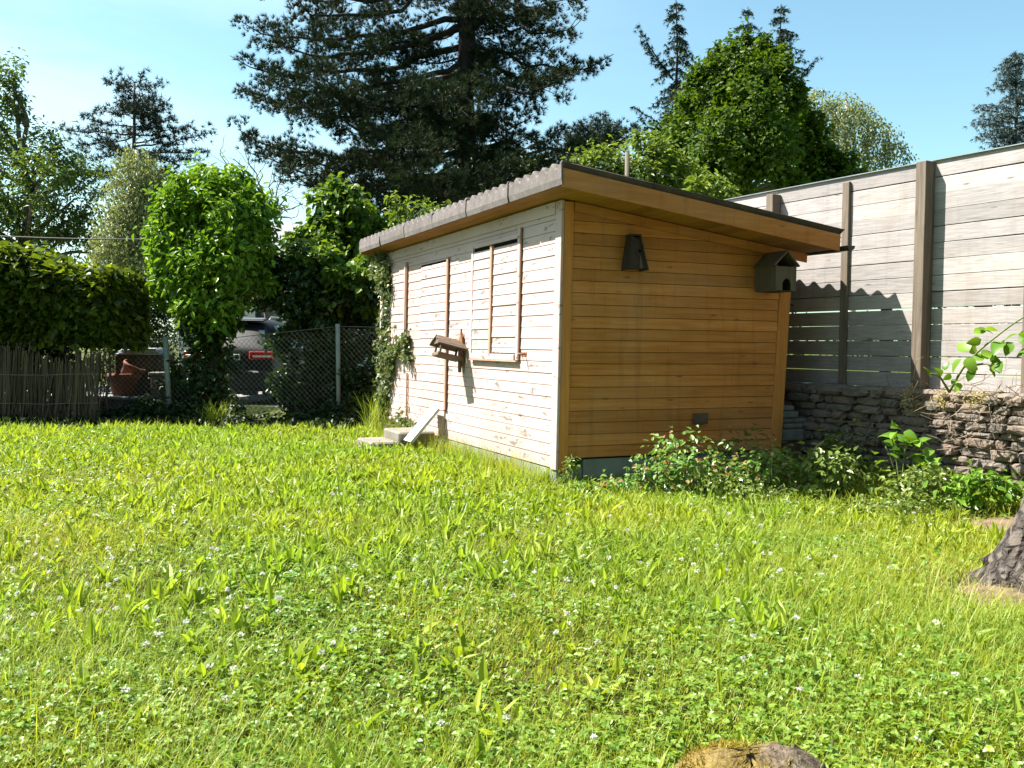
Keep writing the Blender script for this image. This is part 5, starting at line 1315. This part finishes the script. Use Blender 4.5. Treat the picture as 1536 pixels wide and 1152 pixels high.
# low ivy / ground cover along the fence foot; nearer row's dark leaves stand in for lawn shade
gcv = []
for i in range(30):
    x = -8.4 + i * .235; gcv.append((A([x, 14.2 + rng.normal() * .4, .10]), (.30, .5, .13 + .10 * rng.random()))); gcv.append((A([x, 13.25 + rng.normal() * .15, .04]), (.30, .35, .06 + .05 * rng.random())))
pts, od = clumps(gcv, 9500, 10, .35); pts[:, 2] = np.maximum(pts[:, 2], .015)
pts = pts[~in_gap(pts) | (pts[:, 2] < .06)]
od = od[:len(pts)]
tag(np_mesh('ground_cover_and_shade_strip', [leaves(pts, .075, .055, .6, None, .3)], [M['hedge']]), kind='stuff')
for lb, x, Y, w, h, n in (('dark leafy bush at the chain link fence below the leaf column', 300, 15.0, .62, .85, 1500), ('low dark bush at the foot of the leaning post', 236, 14.7, .45, .30, 500), ('small dark bush right of the pavement gap', 462, 14.8, .55, .75, 1200), ('leafy dark bush beside the far shed corner', 556, 14.4, .42, 1.0, 1300)):
    b = P(x, 600, Y); b[2] = 0
    plant('foot_bush', lb, 'bush', b, [(b + A([0, 0, h * .5]), (w, w * .7, h * .5))], n, .085, .06, 'darkleaf', 'twig', .012, sub=18, group='dark bushes at the fence foot')
for lb, x, Y, h in (('tuft of tall pale grass in front of the leaf column', 322, 13.3, .42), ('tuft of seeding grass at the far end of the shed wall', 566, 12.6, .62)):
    b = P(x, 640, Y); b[2] = 0; n = 130
    o = root('grass_tuft', b, lb, 'grass tuft', 'tall grass tufts')
    pts = b[:2] + rng.normal(size=(n, 2)) * .09
    np_mesh('blades', [strips(pts, rng.uniform(0, 6.28, n), h * rng.uniform(.6, 1.1, n), .011, rng.uniform(.02, .35, n), rng.uniform(.3, 1.4, n), 5)], [M['grass']], o)

# ================================================================== CARS
m, t, ns, bs = new_mat('dark_car_paint'); bs.inputs['Base Color'].default_value = (.006, .0055, .006, 1); bs.inputs['Roughness'].default_value = .5; bs.inputs['Specular IOR Level'].default_value = .25; bs.inputs['Coat Weight'].default_value = .12; bs.inputs['Coat Roughness'].default_value = .04; M['paint'] = m
m, t, ns, bs = new_mat('silver_car_paint'); bs.inputs['Base Color'].default_value = (.2, .21, .23, 1); bs.inputs['Roughness'].default_value = .3; bs.inputs['Metallic'].default_value = .6; bs.inputs['Coat Weight'].default_value = 1; M['paint2'] = m
m, t, ns, bs = new_mat('car_glass'); bs.inputs['Base Color'].default_value = (.02, .025, .03, 1); bs.inputs['Roughness'].default_value = .03; bs.inputs['Specular IOR Level'].default_value = .9; bs.inputs['Coat Weight'].default_value = .6; M['glass'] = m
M['tyre'] = plain('tyre_rubber', (.02, .02, .02), .9, 0, .2, 9, .2)
M['rim'] = plain('alloy_rim', (.4, .4, .42), .35, .8, .1, 5, 0)
m, t, ns, bs = new_mat('tail_light_red'); bs.inputs['Base Color'].default_value = (.40, .014, .01, 1); bs.inputs['Roughness'].default_value = .12; bs.inputs['Coat Weight'].default_value = 1; M['red'] = m
M['lens'] = plain('clear_lens', (.75, .68, .55), .2, 0, .1, 9, 0)
M['plate'] = plain('plate_white', (.72, .72, .70), .5, 0, .05, 9, 0)
M['trim'] = plain('black_trim', (.015, .015, .016), .6, 0, .2, 9, .1)
M['ink'] = plain('plate_ink', (.01, .01, .01), .6, 0, .1, 9, 0)
def car(name, label, loc, rz, paint, zs=1.0, plate=None):
    o = root(name, loc, label, 'car', rz=rz); LOCAL.add(o.name)
    #        y     belt z  shoulder  roof edge(x,z)  roof z  half width
    stn = [(.0, .80, .92, .80, .96, .98, .86), (.05, .86, 1.00, .78, 1.06, 1.09, .90), (.18, .90, 1.04, .74, 1.20, 1.24, .92), (.55, .93, 1.06, .64, 1.52, 1.58, .925), (.75, .93, 1.06, .62, 1.57, 1.64, .925), (1.4, .93, 1.05, .62, 1.60, 1.67, .925), (2.2, .92, 1.04, .61, 1.57, 1.64, .925), (2.75, .91, 1.02, .62, 1.40, 1.46, .925), (3.25, .90, 1.0, .70, 1.08, 1.12, .92), (3.8, .84, .95, .70, 1.0, 1.02, .91), (4.2, .76, .86, .66, .90, .92, .88), (4.4, .6, .70, .6, .74, .76, .80)]
    rows = []
    for (y, bz, shz, rx, rz_, tz, w) in stn:
        prf = [(0, .24), (w * .86, .24), (w * .97, .34), (w, .58), (w * 1.0, bz), (w * .965, shz), (rx, rz_), (rx * .62, tz - .012), (0, tz)]
        rows.append([(x, y, z * zs if z > .5 else z) for x, z in prf] + [(-x, y, z * zs if z > .5 else z) for x, z in prf[-2:0:-1]])
    rows = A(rows); nr_, npf = rows.shape[:2]; V = rows.reshape(-1, 3)
    i = np.arange(nr_ - 1)[:, None] * npf; k_ = np.arange(npf)[None]; k2_ = (k_ + 1) % npf
    Fl = [list(q) for q in np.stack([i + k_, i + npf + k_, i + npf + k2_, i + k2_], -1).reshape(-1, 4)] + [list(range(npf)), list(range((nr_ - 1) * npf, nr_ * npf))[::-1]]
    body = np_mesh('body', [(V, Fl, .5, 0, True)], [M[paint]], o)
    sub_ = body.modifiers.new('smooth', 'SUBSURF'); sub_.levels = 1; sub_.render_levels = 2
    Z = lambda v: v * zs if v > .5 else v
    def quad(pts, off): 
        p = A(pts, float); nn_ = unit(np.cross(p[1] - p[0], p[3] - p[0])); return (np.concatenate([p + nn_ * off, p - nn_ * .03]), [[0, 1, 2, 3], [4, 7, 6, 5], [0, 4, 5, 1], [1, 5, 6, 2], [2, 6, 7, 3], [3, 7, 4, 0]], .5, 0, False)
    np_mesh('rear_window', [quad([(-.70, .165, Z(1.13)), (.70, .165, Z(1.13)), (.575, .53, Z(1.50)), (-.575, .53, Z(1.50))], .03)], [M['glass']], o)
    np_mesh('roof_spoiler', [xf(bbox(-.60, .60, 0, .30, 0, .035, .012), Matrix.Translation((0, .40, Z(1.575))) @ Matrix.Rotation(R(8), 4, 'X'))], [M[paint]], o)
    for s_ in (-1, 1):
        f_ = [(s_ * .895, .75, Z(1.08)), (s_ * .90, 2.85, Z(1.06)), (s_ * .665, 2.5, Z(1.47)), (s_ * .650, .95, Z(1.52))]
        np_mesh('side_window', [quad(f_ if s_ > 0 else f_[::-1], .015)], [M['glass']], o)
        np_mesh('roof_rail', [tube(spline([(s_ * .60, .75, Z(1.62)), (s_ * .60, .85, Z(1.68)), (s_ * .60, 2.2, Z(1.68)), (s_ * .60, 2.35, Z(1.62))], 16), .016, 6)], [M['rim']], o)
        tl = np_mesh('tail_light', [xf(bbox(-.23, .23, -.03, .16, -.085, .085, .02), Matrix.Translation((s_ * .665, .02, Z(.93))) @ Matrix.Rotation(R(s_ * 13), 4, 'Z'))], [M['red']], o)
        np_mesh('clear_lens', [xf(bbox(-.16, .20, -.036, -.029, -.035, .005, .002), Matrix.Translation((s_ * .665, .02, Z(.93))) @ Matrix.Rotation(R(s_ * 13), 4, 'Z'))], [M['lens']], tl)
        np_mesh('reflector', [bbox(min(s_ * .55, s_ * .80), max(s_ * .55, s_ * .80), -.035, .02, .50, .535, .006)], [M['red']], o)
        mi = np_mesh('mirror', [rock((s_ * 1.02, 2.72, Z(1.10)), .10, .07, .075, .02, 7, 6)], [M[paint]], o)
        for yw in (.82, 3.52):
            al = np.linspace(0, 2 * np.pi, 26, endpoint=False)
            def wl_(prof): 
                Vw = np.concatenate([np.stack([np.full(26, s_ * x_), yw + r_ * np.cos(al), .345 + r_ * np.sin(al)], -1) for r_, x_ in prof]); ii = np.arange(len(prof) - 1)[:, None] * 26; kk_ = np.arange(26)[None]; kk2 = (kk_ + 1) % 26
                return (Vw, np.stack([ii + kk_, ii + kk2, ii + 26 + kk2, ii + 26 + kk_], -1).reshape(-1, 4), .5, 0, True)
            wh = np_mesh('wheel', [wl_([(.23, .70), (.335, .71), (.345, .74), (.345, .90), (.33, .935), (.24, .94)])], [M['tyre']], o)
            np_mesh('rim', [wl_([(.24, .925), (.21, .915), (.05, .90), (.001, .90)])], [M['rim']], wh)
    bp_ = np_mesh('rear_bumper', [bbox(-.80, .80, -.07, .10, .30, .66, .03)], [M['trim']], o)
    np_mesh('diffuser', [bbox(-.6, .6, -.06, .06, .20, .295, .01)], [M['trim']], bp_)
    pl = np_mesh('number_plate', [bbox(-.26, .26, -.035, -.015, Z(.84), Z(.84) + .115, .004)], [M['plate']], o)
    if plate:
        for cx, chx in zip((.07, .165), plate.split()):
            cu_ = bpy.data.curves.new('letter', 'FONT'); cu_.body = chx; cu_.size = .125; cu_.extrude = .001; cu_.materials.append(M['ink'])
            tx = link(bpy.data.objects.new('letter', cu_)); bpy.context.view_layer.update()
            me_ = bpy.data.meshes.new_from_object(tx.evaluated_get(bpy.context.evaluated_depsgraph_get())); bpy.data.objects.remove(tx)
            tx = link(bpy.data.objects.new('letter', me_), pl); tx.location = (cx, -.037, Z(.84) + .014); tx.rotation_euler = (R(90), 0, 0)
    return o
cp_ = P(341, 600, 18.2)
car('parked_car', 'dark parked car seen from behind through the wire mesh', (cp_[0], 18.2, .008), R(-3), 'paint', 1.03, 'S D')
cp2 = P(352, 600, 23.6)
car('parked_car', 'taller silver-roofed car parked ahead of the dark car', (cp2[0], 23.6, .008), R(-3), 'paint2', 1.13)

# ================================================================== FAR THINGS
hb = P(432, 520, 38); ho = root('far_house', (hb[0], hb[1], 0), 'grey-roofed house glimpsed far away between the leaf column and the lilac', 'house')
hw_, hd_, e_, r_ = 3.4, 3.0, 4.3, 5.9
np_mesh('wall', [bbox(hb[0] - hw_, hb[0] + hw_, hb[1] - hd_, hb[1] + hd_, 0, e_, .01)], [M['house_wall']], ho)
np_mesh('roof', [prism([(hb[1] - hd_ - .4, e_ - .15), (hb[1], r_), (hb[1] + hd_ + .4, e_ - .15), (hb[1] + hd_ + .4, e_ + .02), (hb[1], r_ + .2), (hb[1] - hd_ - .4, e_ + .02)], lambda a, b: (hb[0] - hw_ - .4, a, b), lambda a, b: (hb[0] + hw_ + .4, a, b))], [M['house_roof']], ho)
for wx in (-1.8, 0, 1.8): 
    np_mesh('window', [bbox(hb[0] + wx - .5, hb[0] + wx + .5, hb[1] - hd_ - .03, hb[1] - hd_ - .003, 1.5, 2.9, .01)], [M['glass']], ho)
# post with a line, behind the shed
pp = P(937, 500, 13.4); ztp = P(937, 228, 13.4)[2]
po = root('line_post', (pp[0], pp[1], 0), 'thin grey post with a line rising behind the shed roof', 'post')
np_mesh('pole', [tube([(pp[0], pp[1], 0), (pp[0], pp[1], ztp)], .034, 8)], [M['moss_wood']], po)
np_mesh('line', [tube(curve((pp[0], pp[1], ztp - .09), P(800, 290, 13.8), .05, 12), .007, 4), tube(curve((pp[0], pp[1], ztp - .09), P(1040, 272, 13.8), .05, 12), .007, 4)], [M['trim']], po)
wa, wb = P(-60, 351, 19), P(300, 358, 19)
wr = np_mesh('overhead_cable', [tube(curve(wa, wb, .05, 20), .014, 5)], [M['trim']])
tag(wr, 'black overhead cable strung before the trees above the vine hedge', 'cable')
